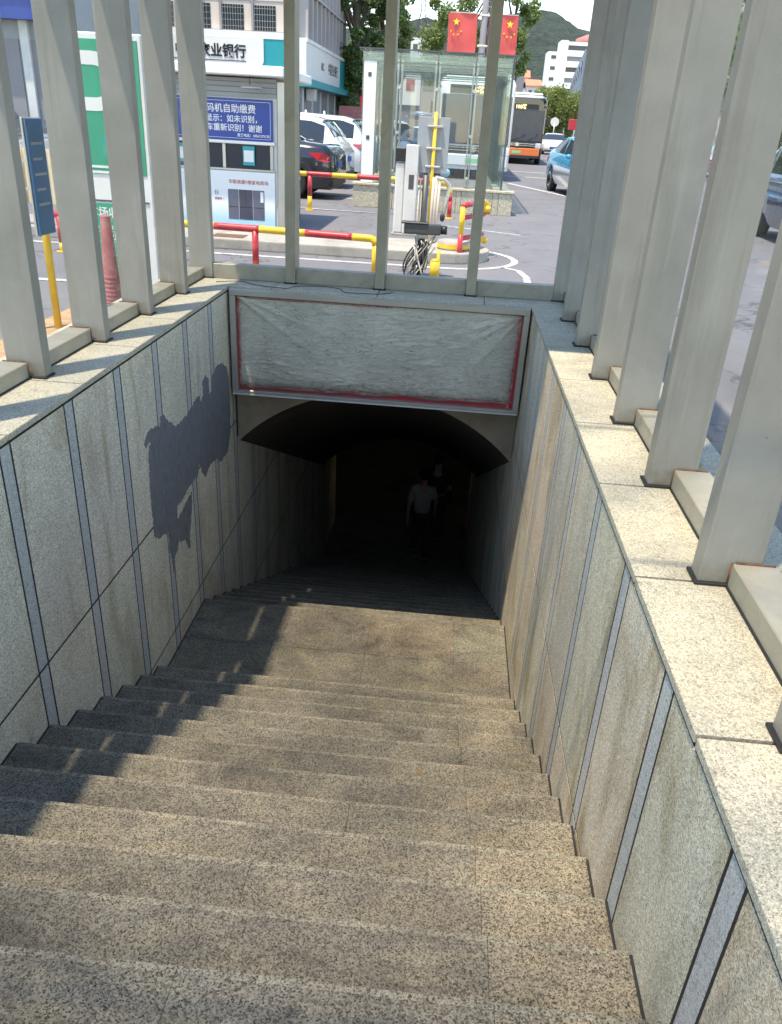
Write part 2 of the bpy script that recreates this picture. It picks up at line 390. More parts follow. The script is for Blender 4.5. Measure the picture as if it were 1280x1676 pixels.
# --- far end: lintel, vault, back wall
port = thing('underpass_portal', 'brown plastered arch lintel over the mouth of the dark underpass', 'archway', ((XL+XR)/2, 6.8, -2.2)); pinv = Matrix.Translation((-(XL+XR)/2, -6.8, 2.2))
xc = (XL+XR)/2; hw = (XR-XL)/2; spr = -1.27; rise = .56
Rr = (hw*hw+rise*rise)/(2*rise); zc0 = spr+rise-Rr
arc = []
a0 = math.asin(hw/Rr)
for i in range(33):
    a = -a0+2*a0*i/32; arc.append((xc+Rr*sin(a), zc0+Rr*cos(a)))
mb = MB()
mb.prism([(XL-.4, 6.80, .13), (XL-.4, 6.80, spr)]+[(x, 6.80, z) for x, z in arc]+[(XR+.4, 6.80, spr), (XR+.4, 6.80, .13)], (0, .30, 0))
sbuild(mb, 'lintel', 'plaster', port, pinv)
slope = .47; path = [(6.83, 0), (11.9, -(11.9-6.83)*slope), (14.2, -(11.9-6.83)*slope)]
verts = []; faces = []
for y, dz in path:
    for x, z in arc: verts.append((x-xc, y-6.8, z+dz+2.2))
nA = len(arc)
for i in range(len(path)-1):
    for k in range(nA-1): faces.append((i*nA+k, i*nA+k+1, (i+1)*nA+k+1, (i+1)*nA+k))
for y, dz in path:
    for x, z in arc: verts.append(((x-xc)*1.3, y-6.8, z+dz+2.2+.35))
o_ = len(path)*nA
for i in range(len(path)-1):
    for k in range(nA-1): faces.append((o_+i*nA+k, o_+(i+1)*nA+k, o_+(i+1)*nA+k+1, o_+i*nA+k+1))
frommesh('vault', verts, faces, 'vaultshade', port, True)
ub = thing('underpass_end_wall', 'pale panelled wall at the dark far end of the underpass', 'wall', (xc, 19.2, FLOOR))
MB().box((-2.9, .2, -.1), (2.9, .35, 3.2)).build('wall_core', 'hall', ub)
for i in range(4):
    f = MB().box((-2.2+i*1.12, .16, .1), (-1.2+i*1.12, .197, 2.3)).build('wall_panel', 'greywall', ub, .006)
# side walls of the lower hall (wider than the stairs)
for sx, lb in ((-1, 'plastered side wall on the left of the underpass hall'), (1, 'plastered side wall on the right of the underpass hall')):
    x = xc+sx*2.6
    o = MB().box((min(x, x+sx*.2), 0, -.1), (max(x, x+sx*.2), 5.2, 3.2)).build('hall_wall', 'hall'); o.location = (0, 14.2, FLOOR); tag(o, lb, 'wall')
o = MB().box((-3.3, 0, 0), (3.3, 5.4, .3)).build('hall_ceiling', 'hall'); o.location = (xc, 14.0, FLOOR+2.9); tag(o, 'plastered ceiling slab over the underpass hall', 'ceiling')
lampo = thing('tube_light', 'unlit fluorescent tube fitting under the underpass ceiling', 'lamp', (xc+.2, 15.2, FLOOR+2.5))
MB().box((-.6, -.04, 0), (.6, .04, .05)).build('fitting', 'offwhite', lampo, .005); MB().tube([(-.57, 0, -.02), (.57, 0, -.02)], .016).build('tube', 'white', lampo)

# --- light box with crumpled sheet
bx = thing('sign_lightbox', 'blank sign box in an aluminium frame above the underpass, crumpled grey sheet edged red', 'sign box', (xc, 6.57, -.72)); bi = Matrix.Translation((-xc, -6.57, .72))
x0, x1, z0, z1 = -1.845, .682, -.715, .185; yf = 6.57; fw = .05
mb = MB()
mb.box((x0, yf, z1-fw), (x1, yf+.2, z1)); mb.box((x0, yf, z0), (x1, yf+.2, z0+.028)); mb.box((x0, yf+.001, z0+.028), (x0+fw, yf+.2, z1-fw)); mb.box((x1-fw, yf+.001, z0+.028), (x1, yf+.2, z1-fw))
sbuild(mb, 'frame', 'alu', bx, bi, bevel=.004)
mb = MB(); mb.box((x0-.001+.004, yf-.016, z0-.012), (x1-.004, yf+.03, z0-.001)); sbuild(mb, 'drip_edge', 'offwhite', bx, bi, bevel=.002)
mb = MB(); mb.box((x0+.02, yf+.05, z0+.02), (x1-.02, yf+.19, z1-.02)); sbuild(mb, 'red_backing', 'red', bx, bi)
# sheet as a displaced grid with slightly pulled-in border
from mathutils import noise as mn
NX, NZ = 260, 100; verts = []; faces = []
sx0, sx1, sz0, sz1 = x0+fw+.004, x1-fw-.004, z0+.03, z1-fw-.004
for j in range(NZ+1):
    for i in range(NX+1):
        u, v = i/NX, j/NZ
        inx = .016+.012*mn.noise(Vector((v*7, 3, 1)))+.02*(1-v)*(u > .5); inb = .020+.014*mn.noise(Vector((u*9, 8, 1)))+.022*u
        x = sx0+inx+(sx1-sx0-2*inx)*u; z = sz0+inb+(sz1-.006-sz0-inb-.028*math.sin(pi*u)*0)*v
        P = Vector((x*2.1, z*9, 0))
        d = .0; mk_ = max(0, mn.noise(Vector((x*1.7, z*2.6, 9)))*2.2+.25)
        rn = 1-abs(mn.noise(Vector((x*3.2, z*15, 2.2)))*2); d += .010*mk_*max(0, rn)**8
        rn = 1-abs(mn.noise(Vector((x*7+5, z*22, 7.2)))*2); d += .0035*mk_*max(0, rn)**7
        d += .0022*mn.noise(Vector((x*7, z*16, 1)))+.0012*mn.noise(Vector((x*30, z*50, 4)))
        for cx, cz, ang in ((sx0, sz1, -.35), (sx0, sz1, -.6), (sx1, sz1, pi+.35), (sx1, sz1, pi+.55), (sx1, sz0, pi-.7), (sx1, sz1, pi+.9)):
            dx, dz = x-cx, z-cz; L = dx*cos(ang)+dz*sin(ang); pr = abs(-dx*sin(ang)+dz*cos(ang))
            if L > 0: d += .013*math.exp(-(pr/(.014+.025*L))**2)*math.exp(-L/.7)
        e = min(u, 1-u)*(x1-x0)
        verts.append((x-xc, yf+.030-d-6.57+.012*math.exp(-e/.03), z+.72))
for j in range(NZ):
    for i in range(NX):
        a = j*(NX+1)+i; faces.append((a, a+1, a+NX+2, a+NX+1))
m, n, b = newmat('crumpled_sheet'); co = coords(n)
base = ramp(n, noise(n, co, 2.2, 5, .6), [(.3, (.56, .54, .46)), (.7, (.72, .695, .60))])
# dirt collects towards the bottom edge and the right-hand side of the sheet
sp = n.nodes.new('ShaderNodeSeparateXYZ'); n.links.new(co, sp.inputs[0])
mr = N(n, 'ShaderNodeMapRange'); n.links.new(sp.outputs['Z'], mr.inputs[0]); mr.inputs[1].default_value = -.48; mr.inputs[2].default_value = -.69
nzz = noise(n, coords(n, (1, 1, 4)), 4, 8, .75, .5)
ad = N(n, 'ShaderNodeMath', operation='MULTIPLY_ADD'); n.links.new(nzz, ad.inputs[0]); ad.inputs[1].default_value = 1.3; ad.inputs[2].default_value = -.75
a2 = N(n, 'ShaderNodeMath', operation='ADD'); n.links.new(mr.outputs[0], a2.inputs[0]); n.links.new(ad.outputs[0], a2.inputs[1])
c = mix(n, base, (.13, .105, .07), ramp(n, a2.outputs[0], [(.2, 0), (.8, .9)]))
mr2 = N(n, 'ShaderNodeMapRange'); n.links.new(sp.outputs['X'], mr2.inputs[0]); mr2.inputs[1].default_value = .36; mr2.inputs[2].default_value = .62
a3 = N(n, 'ShaderNodeMath', operation='ADD'); n.links.new(mr2.outputs[0], a3.inputs[0]); n.links.new(ad.outputs[0], a3.inputs[1])
c = mix(n, c, (.30, .19, .15), ramp(n, a3.outputs[0], [(.3, 0), (1.0, .6)]))
vo = N(n, 'ShaderNodeTexVoronoi', Scale=3.2, feature='DISTANCE_TO_EDGE'); vm = coords(n, (1.2, 1, 5))
ds = N(n, 'ShaderNodeTexNoise', Scale=4, Detail=5); n.links.new(vm, ds.inputs['Vector'])
vadd = N(n, 'ShaderNodeVectorMath', operation='MULTIPLY_ADD'); n.links.new(ds.outputs['Color'], vadd.inputs[0]); vadd.inputs[1].default_value = (.9, .9, .9); n.links.new(vm, vadd.inputs[2])
n.links.new(vadd.outputs[0], vo.inputs['Vector'])
crk = ramp(n, vo.outputs['Distance'], [(0, 1), (.03, 0)])
mk = N(n, 'ShaderNodeMath', operation='MULTIPLY'); n.links.new(crk, mk.inputs[0]); n.links.new(ramp(n, noise(n, co, 5, 3), [(.42, 0), (.58, .85)]), mk.inputs[1])
c = mix(n, c, (.10, .10, .085), mk.outputs[0])
n.links.new(c, b.inputs['Base Color']); b.inputs['Roughness'].default_value = .42
v3 = N(n, 'ShaderNodeTexVoronoi', Scale=5, feature='DISTANCE_TO_EDGE'); n.links.new(vadd.outputs[0], v3.inputs['Vector'])
hh = N(n, 'ShaderNodeMath', operation='ADD'); n.links.new(ramp(n, v3.outputs['Distance'], [(0, 1), (.06, 0)]), hh.inputs[0]); n.links.new(noise(n, coords(n, (1, 1, 2.0)), 7, 5, .6, 1.0), hh.inputs[1])
bump(n, b, hh.outputs[0], .6, .006); M['sheet'] = m
frommesh('crumpled_sheet', verts, faces, 'sheet', bx, True)
m, n, b = newmat('red_tape'); c = ramp(n, noise(n, coords(n), 25, 5), [(.35, (.26, .05, .05)), (.7, (.55, .30, .28))]); n.links.new(c, b.inputs['Base Color']); b.inputs['Roughness'].default_value = .4; M['tape'] = m
mb = MB(); rt = random.Random(2)
def tape(pts, wd, nx):
    for (ax, az), (bx_, bz) in zip(pts, pts[1:]):
        d_ = Vector((bx_-ax, 0, bz-az)).normalized(); p_ = Vector((-d_.z, 0, d_.x))*wd
        q = [Vector((ax, yf+.020, az)), Vector((bx_, yf+.020, bz))]
        mb.prism([q[0]-p_, q[1]-p_, q[1]+p_, q[0]+p_], (0, -.0012, 0))
ptsL = [(sx0+.02+rt.uniform(-.004, .004), sz1-(sz1-sz0)*i/14) for i in range(15)]; tape(ptsL, .007, 0)
ptsR = [(sx1-.018-.02*i/14+rt.uniform(-.005, .005), sz1-.02-(sz1-sz0-.03)*i/14) for i in range(15)]; tape(ptsR, .009, 0)
ptsB = [(sx0+(sx1-sx0)*i/30, sz0+.045+.018*(i/30)+rt.uniform(-.006, .006)) for i in range(31)]; tape(ptsB, .004, 0)
ptsT = [(sx0+(sx1-sx0)*i/10*.55, sz1-.012+rt.uniform(-.002, .002)) for i in range(11)]; tape(ptsT, .005, 0)
sbuild(mb, 'red_tape', 'tape', bx, bi)
mb = MB(); 
for q in range(3):
    mb.box((-1.9, 6.62, .17), (1.3, 7.25, .2)) if q == 0 else None
bc = thing('head_wall', 'granite coping slab across the head of the stairwell behind the sign box', 'wall', (xc, 6.9, 0)); hi_ = Matrix.Translation((-xc, -6.9, 0))
for a, b_x in ((-2.488, -1.5), (-1.5, -.6), (-.6, .3), (.3, 1.318)):
    mb = MB(); mb.box((a+.003, 6.624, .17), (b_x-.003, 7.25, .2)); sbuild(mb, 'coping_stone', 'coping', bc, hi_, bevel=.003)
mb = MB(); mb.box((XL-.4, 6.80+.002, -.0), (XR+.4, 7.22, .168)); sbuild(mb, 'wall_core', 'conc', bc, hi_)

# --- steel shelter frame round the stairwell
sh = thing('shelter_frame', 'grey-green painted steel post frame standing on the coping round the stairwell', 'shelter', (xc, 3.2, .2)); si = Matrix.Translation((-xc, -3.2, -.2))
ys = [6.155-.775*j for j in range(0, 10)]
ZT = 2.68
def post(a, b, mt='post'): 
    mb = MB(); mb.box((a[0], a[1], .201), (b[0], b[1], ZT)); o = sbuild(mb, 'post', mt, sh, si, bevel=.005, seg=2)
    mb = MB(); mb.box((a[0]-.013, a[1]-.014, .2005), (b[0]+.012, b[1]+.010, .211)); mb.build('caulk_bead', 'seal', o, bevel=.002)
    bpy.data.objects[o.children[0].name].data.transform(si)
for y in ys:
    post((-2.28, y+.012), (-2.08, y+.092)); post((.89, y-.0), (1.08, y+.08))
post((-2.28, 6.92), (-2.08, 7.0)); post((.89, 6.93), (1.08, 7.01))
for x in (-1.43, -.65, .14): post((x, 6.90), (x+.086, 7.10), 'postb')
full = [-.8]+ys[::-1]+[6.93]
for a, b_ in zip(full, full[1:]):
    for x0_, x1_ in ((-2.30, -2.16), (.985, 1.13)):
        mb = MB(); ya = a+.094; yb = b_-.001
        if yb-ya < .1: continue
        mb.box((x0_, ya, .2015), (x1_, yb, .285)); o = sbuild(mb, 'sill', 'sill', sh, si, bevel=.004)
        mb = MB(); xi = x1_ if x0_ < 0 else x0_
        mb.tube([(xi, yb-.004, .205), (xi, yb-.004, .284)], .005, 6); sbuild(mb, 'weld_bead', 'rust', o, si)
        mb = MB(); mb.tube([(x0_+.01, yb-.004, .287), (x1_-.01, yb-.004, .287)], .004, 6); sbuild(mb, 'weld_bead', 'rust', o, si)
        mb = MB(); mb.box((xi-.008, ya, .2005), (xi+.008, yb, .206)); sbuild(mb, 'caulk_bead', 'seal', o, si, bevel=.002)
xs = [-2.08, -1.43, -.65, .14, .89]
for i, (a, b_) in enumerate(zip(xs, xs[1:])):
    a2_ = a+(.087 if i else .001)
    mb = MB(); mb.box((a2_, 6.93, .2015), (b_-.001, 7.04, .325)); sbuild(mb, 'sill', 'sill', sh, si, bevel=.004)
mb = MB(); mb.box((-2.35, -1.0, ZT+.002), (-2.13, 7.25, ZT+.16)); sbuild(mb, 'roof_beam', 'post', sh, si, bevel=.01)
mb = MB(); mb.box((.95, -1.0, ZT+.002), (1.21, 7.25, ZT+.16)); sbuild(mb, 'roof_beam', 'post', sh, si, bevel=.01)
mb = MB(); mb.box((-2.149, 7.0, ZT+.004), (.949, 7.24, ZT+.158)); sbuild(mb, 'roof_beam', 'post', sh, si, bevel=.01)
mb = MB(); mb.box((-2.3, 4.56, ZT+.161), (1.1, 7.2, ZT+.19)); sbuild(mb, 'roof_panel', 'siding', sh, si)  # opaque roof end out of view, added for the shade it casts
M['roofglass'], n_, b_ = newmat('sun_dimming_roof_glass'); n_.nodes.remove(b_)  # unseen panes added to dim and mottle the sun on the near steps
t_ = N(n_, 'ShaderNodeBsdfTransparent'); t_.inputs[0].default_value = (1, 1, 1, 1)
rco = coords(n_); rn1 = noise(n_, rco, 1.1, 4, .55, .6); rn2 = noise(n_, rco, 5, 5, .6)
rsp = n_.nodes.new('ShaderNodeSeparateXYZ'); n_.links.new(rco, rsp.inputs[0])
rc_ = mix(n_, ramp(n_, rn1, [(.36, (.55, .54, .49)), (.60, (.98, .97, .93))]), ramp(n_, rn2, [(.3, .88), (.6, 1)]), 1, 'MULTIPLY')
rc_ = mix(n_, rc_, ramp(n_, rsp.outputs['Y'], [(0, .60), (.5, .66), (1, 1)]), 1, 'MULTIPLY')
n_.links.new(rc_, t_.inputs[0]); n_.links.new(t_.outputs[0], [q for q in n_.nodes if q.type == 'OUTPUT_MATERIAL'][0].inputs[0])
for a, b_ in ((-1.0, .35), (.36, 1.75), (1.76, 3.1), (3.11, 4.555)):
    mb = MB(); mb.poly([(-2.12, a, ZT+.15), (.94, a, ZT+.15), (.94, b_, ZT+.15), (-2.12, b_, ZT+.15)]); sbuild(mb, 'roof_pane', 'roofglass', sh, si)
for y_ in (.35, 1.755, 3.105):
    mb = MB(); mb.box((-2.125, y_-.006, ZT+.12), (.945, y_+.006, ZT+.149)); sbuild(mb, 'roof_rib', 'post', sh, si)
for x0_, nm in ((-2.315, 'L'), (1.14, 'R')):
    mb = MB(); mb.box((x0_, -1, .19), (x0_+.008, 7.2, ZT)); sbuild(mb, 'glass_panel', 'sideglass', sh, si)

wp = [(-2.0+1.5*k/24+.06*sin(k*.9), 6.74+.10*sin(k*.55), .2055+.004*abs(sin(k))) for k in range(25)]
o = MB().tube(wp, .003, 6).build('loose_wire', 'seal'); tag(o, 'thin loose wire lying along the coping behind the sign box', 'wire')
rl = random.Random(9); M['dryleaf'] = paint('dry_leaf', (.16, .11, .05), .8, 0, .3, 20)
leaf_spots = [(.33, 2.15, 2.69, 'brown leaf on a lower step right of the middle joint'), (.05, 2.9, 2.69, 'small pale scrap of litter on the steps below the black one'), (-.2, 3.35, 2.69, 'tiny dark scrap on an upper lit step before the landing')]
for x, y, zz, lb in leaf_spots:
    if zz > 1: zz = next(z for (a, b_, z) in steps if a < y <= b_)
    o = MB().prism([(-.022, 0, 0), (-.008, -.010, .002), (.016, -.006, .006), (.024, .004, .003), (.006, .012, .001)], (0, 0, .0015)).build('dry_leaf', 'dryleaf'); o.location = (x, y, zz+.0015); o.rotation_euler = (0, 0, rl.uniform(0, 6)); tag(o, lb, 'leaf')
# ================================================================ THE STREET
m, n, b = newmat('asphalt'); co = coords(n)
f1 = noise(n, co, 90, 3, .7); f2 = noise(n, co, .5, 6, .65, .5); f3 = noise(n, coords(n, (1, .25, 1)), 1.1, 5, .6)
c = ramp(n, f1, [(.3, (.12, .12, .135)), (.7, (.18, .18, .20))])
c = mix(n, c, (.22, .22, .23), ramp(n, f2, [(.4, 0), (.75, .55)])); c = mix(n, c, (.085, .085, .09), ramp(n, f3, [(.55, 0), (.8, .5)]))
cr = N(n, 'ShaderNodeTexVoronoi', Scale=.55, feature='DISTANCE_TO_EDGE'); dn = N(n, 'ShaderNodeTexNoise', Scale=2.0, Detail=6); n.links.new(co, dn.inputs['Vector'])
va = N(n, 'ShaderNodeVectorMath', operation='MULTIPLY_ADD'); n.links.new(dn.outputs['Color'], va.inputs[0]); va.inputs[1].default_value = (1.6, 1.6, 0); n.links.new(co, va.inputs[2]); n.links.new(va.outputs[0], cr.inputs['Vector'])
c = mix(n, c, (.05, .05, .05), ramp(n, cr.outputs['Distance'], [(0, .85), (.012, 0)]))
c = mix(n, c, (.06, .06, .065), ramp(n, noise(n, co, 1.7, 5, .6, .4), [(.66, 0), (.72, .6)]))
n.links.new(c, b.inputs['Base Color']); b.inputs['Roughness'].default_value = .85; bump(n, b, f1, .3, .004); M['asphalt'] = m
m, n, b = newmat('road_marking'); co = coords(n)
c = mix(n, (.62, .62, .60), (.25, .25, .25), ramp(n, noise(n, co, 9, 7, .75), [(.44, 0), (.60, .9)])); n.links.new(c, b.inputs['Base Color']); b.inputs['Roughness'].default_value = .7; M['mark'] = m
G = 2500
mb = MB()
hx0, hx1, hy0, hy1 = -2.46, 1.29, -2.4, 7.24
for q in (((-G, -60), (hx0, G)), ((hx1, -60), (G, G)), ((hx0, hy1), (hx1, G)), ((hx0, -60), (hx1, hy0))):
    (a0_, b0_), (a1_, b1_) = q; mb.poly([(a0_, b0_, 0), (a1_, b0_, 0), (a1_, b1_, 0), (a0_, b1_, 0)])
struct(mb.build('ground', 'asphalt'))
def strip(name, pts, wd, z=.004, mat='mark', closed=False):
    mb = MB(); P = [Vector((p[0], p[1], z)) for p in pts]
    L = []; Rr_ = []
    for i, p in enumerate(P):
        t = (P[min(i+1, len(P)-1)]-P[max(i-1, 0)]).normalized(); nn = Vector((-t.y, t.x, 0))*wd/2
        L.append(mb.bm.verts.new(p+nn)); Rr_.append(mb.bm.verts.new(p-nn))
    for i in range(len(P)-1): mb.bm.faces.new((Rr_[i], Rr_[i+1], L[i+1], L[i]))
    return struct(mb.build(name, mat))
ring = [(-.12+.92*cos(a), 10.48+.92*sin(a)) for a in [radians(-90+q*12) for q in range(16)]]
strip('road_marking', [(-7, 9.50), (-3, 9.54), (-.7, 9.56)]+ring, .09)
strip('road_marking', [(.62, 9.90), (.80, 9.72), (.86, 9.3), (.84, 8.6)], .08)
strip('road_marking', [(-.15, 13.95), (1.05, 13.3)], .07)
strip('road_marking', [(-6, 15.5), (-2.9, 15.35), (-.2, 15.25)], .09)
strip('road_marking', [(1.56, 26.8), (2.5, 23.9), (3.2, 21.6)], .16)
strip('road_marking', [(1.6, 31.1), (4.5, 31.1)], .25)
strip('road_marking', [(1.8, 35.0), (4.8, 35.2)], .25)
for i in range(9): strip('road_marking', [(5.2+i*.55, 44+i*7), (5.42+i*.55, 47+i*7)], .15)
for i in range(3): strip('road_marking', [(-6.5, 17.9+i*2.9), (-2.2, 17.9+i*2.9)], .1)
strip('road_marking', [(-9, 6.9), (-3.6, 7.35), (-2.9, 7.4)], .1, .005)
m, n, b = newmat('orange_paving'); br = N(n, 'ShaderNodeTexBrick', Scale=4.0); n.links.new(coords(n), br.inputs['Vector'])
br.inputs['Color1'].default_value = (.42, .24, .12, 1); br.inputs['Color2'].default_value = (.50, .33, .18, 1); br.inputs['Mortar'].default_value = (.30, .26, .2, 1)
n.links.new(br.outputs[0], b.inputs['Base Color']); b.inputs['Roughness'].default_value = .9; M['orangepave'] = m
struct(MB().box((-3.0, 3.2, .0), (hx0-.001, 6.1, .05)).build('pavement', 'orangepave'))
# kerb island
mb = MB()
isl = [(-9, 9.9), (-.12, 9.9)]+[(-.12+.58*cos(a), 10.48+.58*sin(a)) for a in [radians(-90+q*15) for q in range(1, 12)]]+[(-.12, 11.06), (-9, 11.06)]
mb.prism([(x, y, 0) for x, y in isl], (0, 0, .12)); struct(mb.build('kerb_island', 'conc', bevel=.015, seg=2))
gr = MB(); gr.box((-3.02, 10.05, .121), (-2.62, 10.33, .126)); o = gr.build('drain_cover', 'rust'); tag(o, 'rusty drain cover set in the concrete kerb island', 'drain cover')
o = MB().box((-2.2, 11.9, .001), (-1.68, 12.25, .008)).build('drain_cover', 'rust'); tag(o, 'rusty square manhole cover in the asphalt right of the booth', 'manhole cover')

# --- red and yellow tube barriers
def barrier(name, label, pts_rail, posts, r, seglen, group='red and yellow tube barriers', start=0):
    t = thing(name, label, 'barrier', (pts_rail[0][0], pts_rail[0][1], 0), 0, group)
    off = Vector((pts_rail[0][0], pts_rail[0][1], 0))
    pts = [Vector(p)-off for p in pts_rail]
    # resample into coloured lengths
    fine_ = []
    for a, b_ in zip(pts, pts[1:]):
        L = (b_-a).length; k = max(1, int(L/.05))
        for q in range(k): fine_.append(a+(b_-a)*q/k)
    fine_.append(pts[-1])
    mb = MB(); cur = [fine_[0]]; d = 0; ci = start
    for a, b_ in zip(fine_, fine_[1:]):
        d += (b_-a).length; cur.append(b_)
        if d > seglen:
            mb.tube(cur, r, 12, ci % 2); cur = [b_]; d = 0; ci += 1
    if len(cur) > 1: mb.tube(cur, r, 12, ci % 2)
    mb.build('rail', ['red', 'yellow'], t)
    for (x, y, zt, c0, zs) in posts:
        p = Vector((x, y, 0))-off
        mb = MB(); mb.tube([p+Vector((0, 0, 0)), p+Vector((0, 0, zs))], r*.95, 12, 1-c0); mb.tube([p+Vector((0, 0, zs)), p+Vector((0, 0, zt-.001))], r*.95, 12, c0)
        mb.tube([p, p+Vector((0, 0, .01))], r*1.9, 12, 1-c0)
        mb.build('post', ['red', 'yellow'], t)
    return t
barrier('tube_barrier', 'long red and yellow tube barrier in front of the kerb island, nearest to the stairwell', [(-4.6, 8.95, .40), (-2.15, 8.79, .40), (-.87, 8.66, .395), (-.83, 8.655, .37), (-.82, 8.65, .33)],
        [(-4.4, 8.93, .38, 0, .1), (-2.15, 8.79, .38, 0, .0015), (-.82, 8.65, .345, 1, .002)], .038, .50, start=0)
barrier('tube_barrier', 'red and yellow tube barrier with a bent down end in front of the glass entrance', [(-5.0, 15.15, .61), (-2.67, 15.1, .61), (-.30, 15.15, .61), (-.20, 15.16, .58), (-.14, 15.17, .50), (-.125, 15.18, .30)],
        [(-4.6, 15.15, .58, 0, .2), (-2.67, 15.1, .58, 0, .24), (-.122, 15.18, .32, 0, .02)], .042, .42, start=1)
t = barrier('tube_barrier', 'short upright red and yellow guard of stacked tubes beside the camera pole', [(.08, 10.07, .64), (.10, 10.09, .665), (.14, 10.14, .67), (.34, 10.75, .67), (.40, 10.8, .62), (.40, 10.8, .52)],
        [(.08, 10.07, .65, 1, .33)], .034, .42, start=0)
mb = MB()
for z in (.52, .28, .10): mb.tube([(0, 0, z), (.28, .66, z)], .028, 10)
mb.build('cross_rail', 'red', t)
for z in (.58, .2): MB().sphere((.31, .70, z), .055, 12, 0, (1, 1, .8)).build('end_cap', 'yellow', t)

# --- gate cabinet
t = thing('gate_cabinet', 'pale grey upright cabinet of the parking gate on the kerb island', 'gate cabinet', (-.70, 11.3, .12))
MB().box((-.17, 0, 0), (.20, .34, .03)).build('base_plate', 'conc', t, .004)
MB().box((-.02, .0, .03), (.15, .30, 1.14)).build('body', 'offwhite', t, .01)
MB().box((-.15, .04, .03), (-.0205, .28, .92)).build('side_body', 'offwhite', t, .02)
MB().box((.035, -.004, .60), (.105, 0, .78)).build('reader_window', 'darksteel', t, .002)
MB().box((-.16, .02, .93), (-.022, .20, 1.1)).build('arm_housing', 'black', t, .01)
# --- sign pole seen from behind
t = thing('sign_post', 'yellow pole carrying a grey sign panel seen from behind, next to the gate cabinet', 'sign post', (-.36, 11.35, .0))
MB().tube([(0, 0, .1), (0, 0, 1.66)], .024, 12).build('pole', 'yellow', t)
MB().box((-.22, .03, .93), (.19, .045, 1.60)).build('sign_panel', 'siding', t, .004)
for z in (1.48, 1.22, 1.0): MB().box((-.10, -.03, z), (.10, .029, z+.022)).build('bracket', 'alu', t, .002)
# --- conduits beside
t = thing('conduit_bundle', 'bundle of cream plastic conduits standing behind the camera pole', 'conduits', (-.38, 11.0, .12))
for dx, h in ((-.12, .62), (-.08, .60), (.05, .78), (.09, .80), (.13, .76)): MB().tube([(dx, 0, 0), (dx+.008, 0, h)], .017, 8).build('conduit', 'cream' if 'cream' in M else 'beige', t)
MB().tube([(.10, 0, .78), (.2, 0, .76), (.27, 0, .70), (.24, 0, .46), (.21, 0, .34)], .024, 8).build('hose', 'alu', t)
MB().sphere((.205, 0, .30), .045, 10, 0, (.8, .8, 1.2)).build('hose_nozzle', 'black', t)
# --- camera pole
t = thing('camera_pole', 'dark steel pole with a number plate camera and a tangle of cables at its foot', 'camera pole', (-.345, 8.95, 0))
MB().tube([(0, 0, 0), (0, 0, 1.03)], .033, 12).build('pole', 'darksteel', t)
MB().box((-.06, -.04, 0), (-.045, .0, 1.0)).build('side_strip', 'alu', t)
MB().box((-.20, -.07, .44), (.20, .04, .55)).build('camera_body', 'darksteel', t, .02, seg=2)
MB().box((-.23, -.085, .545), (.06, .05, .565)).build('camera_hood', 'black', t, .006)
MB().tube([(.20, -.015, .495), (.265, -.015, .495)], .045, 12).build('lens', 'black', t)
MB().box((-.04, -.05, .40), (.05, .02, .44)).build('bracket', 'alu', t, .004)
rc = random.Random(11)
for q in range(34):
    a = Vector((rc.uniform(-.1, .16), rc.uniform(-.08, .05), rc.uniform(.28, .44))); e_ = Vector((rc.uniform(-.18, .05), rc.uniform(-.14, .05), rc.uniform(.0, .1)))
    mid = (a+e_)/2+Vector((rc.uniform(-.12, .12), rc.uniform(-.06, .06), rc.uniform(-.06, .08)))
    P = [(a*(1-s_)**2+mid*2*s_*(1-s_)+e_*s_*s_) for s_ in [k/8 for k in range(9)]]
    MB().tube(P, rc.uniform(.005, .009), 6).build('cable', rc.choice(['black', 'darksteel', 'offwhite', 'conc']), t)
t = thing('bollard', 'small yellow steel cylinder standing at the foot of the camera pole', 'bollard', (-.18, 8.78, 0))
MB().tube([(0, 0, 0), (0, 0, .19)], .052, 16).build('body', 'yellow', t); MB().tube([(0, 0, .1905), (0, 0, .21), (0, 0, .215)], [.045, .04, .015], 16).build('cap', 'yellow', t)
MB().tube([(.03, .06, 0), (.03, .06, .30)], .018, 8).build('rod', 'yellow', t)
t = thing('concrete_block', 'round concrete block painted with black and yellow bands on the island end', 'block', (.0, 10.35, .12))
MB().tube([(0, 0, 0), (0, 0, .10)], .20, 24).build('body', 'conc', t); MB().tube([(0, 0, .02), (0, 0, .07)], .203, 24, 0, False).build('band', 'yellow', t)

# --- ticket booth
t = thing('parking_booth', 'white parking kiosk with a blue notice board over its window and a fridge poster', 'booth', (-3.4, 12.1, 0))
MB().box((-.9, .0, 0), (.79, 1.6, 1.9)).build('wall', 'offwhite', t)
MB().box((.795, -.03, 0), (.90, .09, 1.93)).build('corner_post', 'alu', t, .012)
MB().box((-1.1, -.42, 1.97), (.97, 1.75, 2.09)).build('roof', 'white', t, .012)
MB().box((-.9, -.012, 1.715), (.79, -.001, 1.95)).build('siding', 'siding', t)
for z in (1.77, 1.84, 1.90): MB().box((-.9, -.016, z), (.79, -.0125, z+.006)).build('siding_line', 'darksteel', t)
sg = MB().box((-.9, -.035, 1.17), (.735, -.013, 1.695)).build('notice_board', 'blue', t, .003)
fr = MB(); y_ = -.0365
for a, b_ in (((-.87, 1.195), (.70, 1.199)), ((-.87, 1.66), (.70, 1.664)), ((.70, 1.195), (.704, 1.664))): fr.box((a[0], y_, a[1]), (b_[0], y_+.002, b_[1]))
fr.build('border_line', 'white', sg)
for s_, z, sz, xr in (('扫码机自助缴费', 1.525, .118, .50), ('如显示：如未识别，', 1.405, .10, .58), ('请倒车重新识别！谢谢', 1.29, .10, .585)):
    text(s_, sz, (xr, -.0362, z), FACE_Y, 'white', sg, 'RIGHT', .0012)
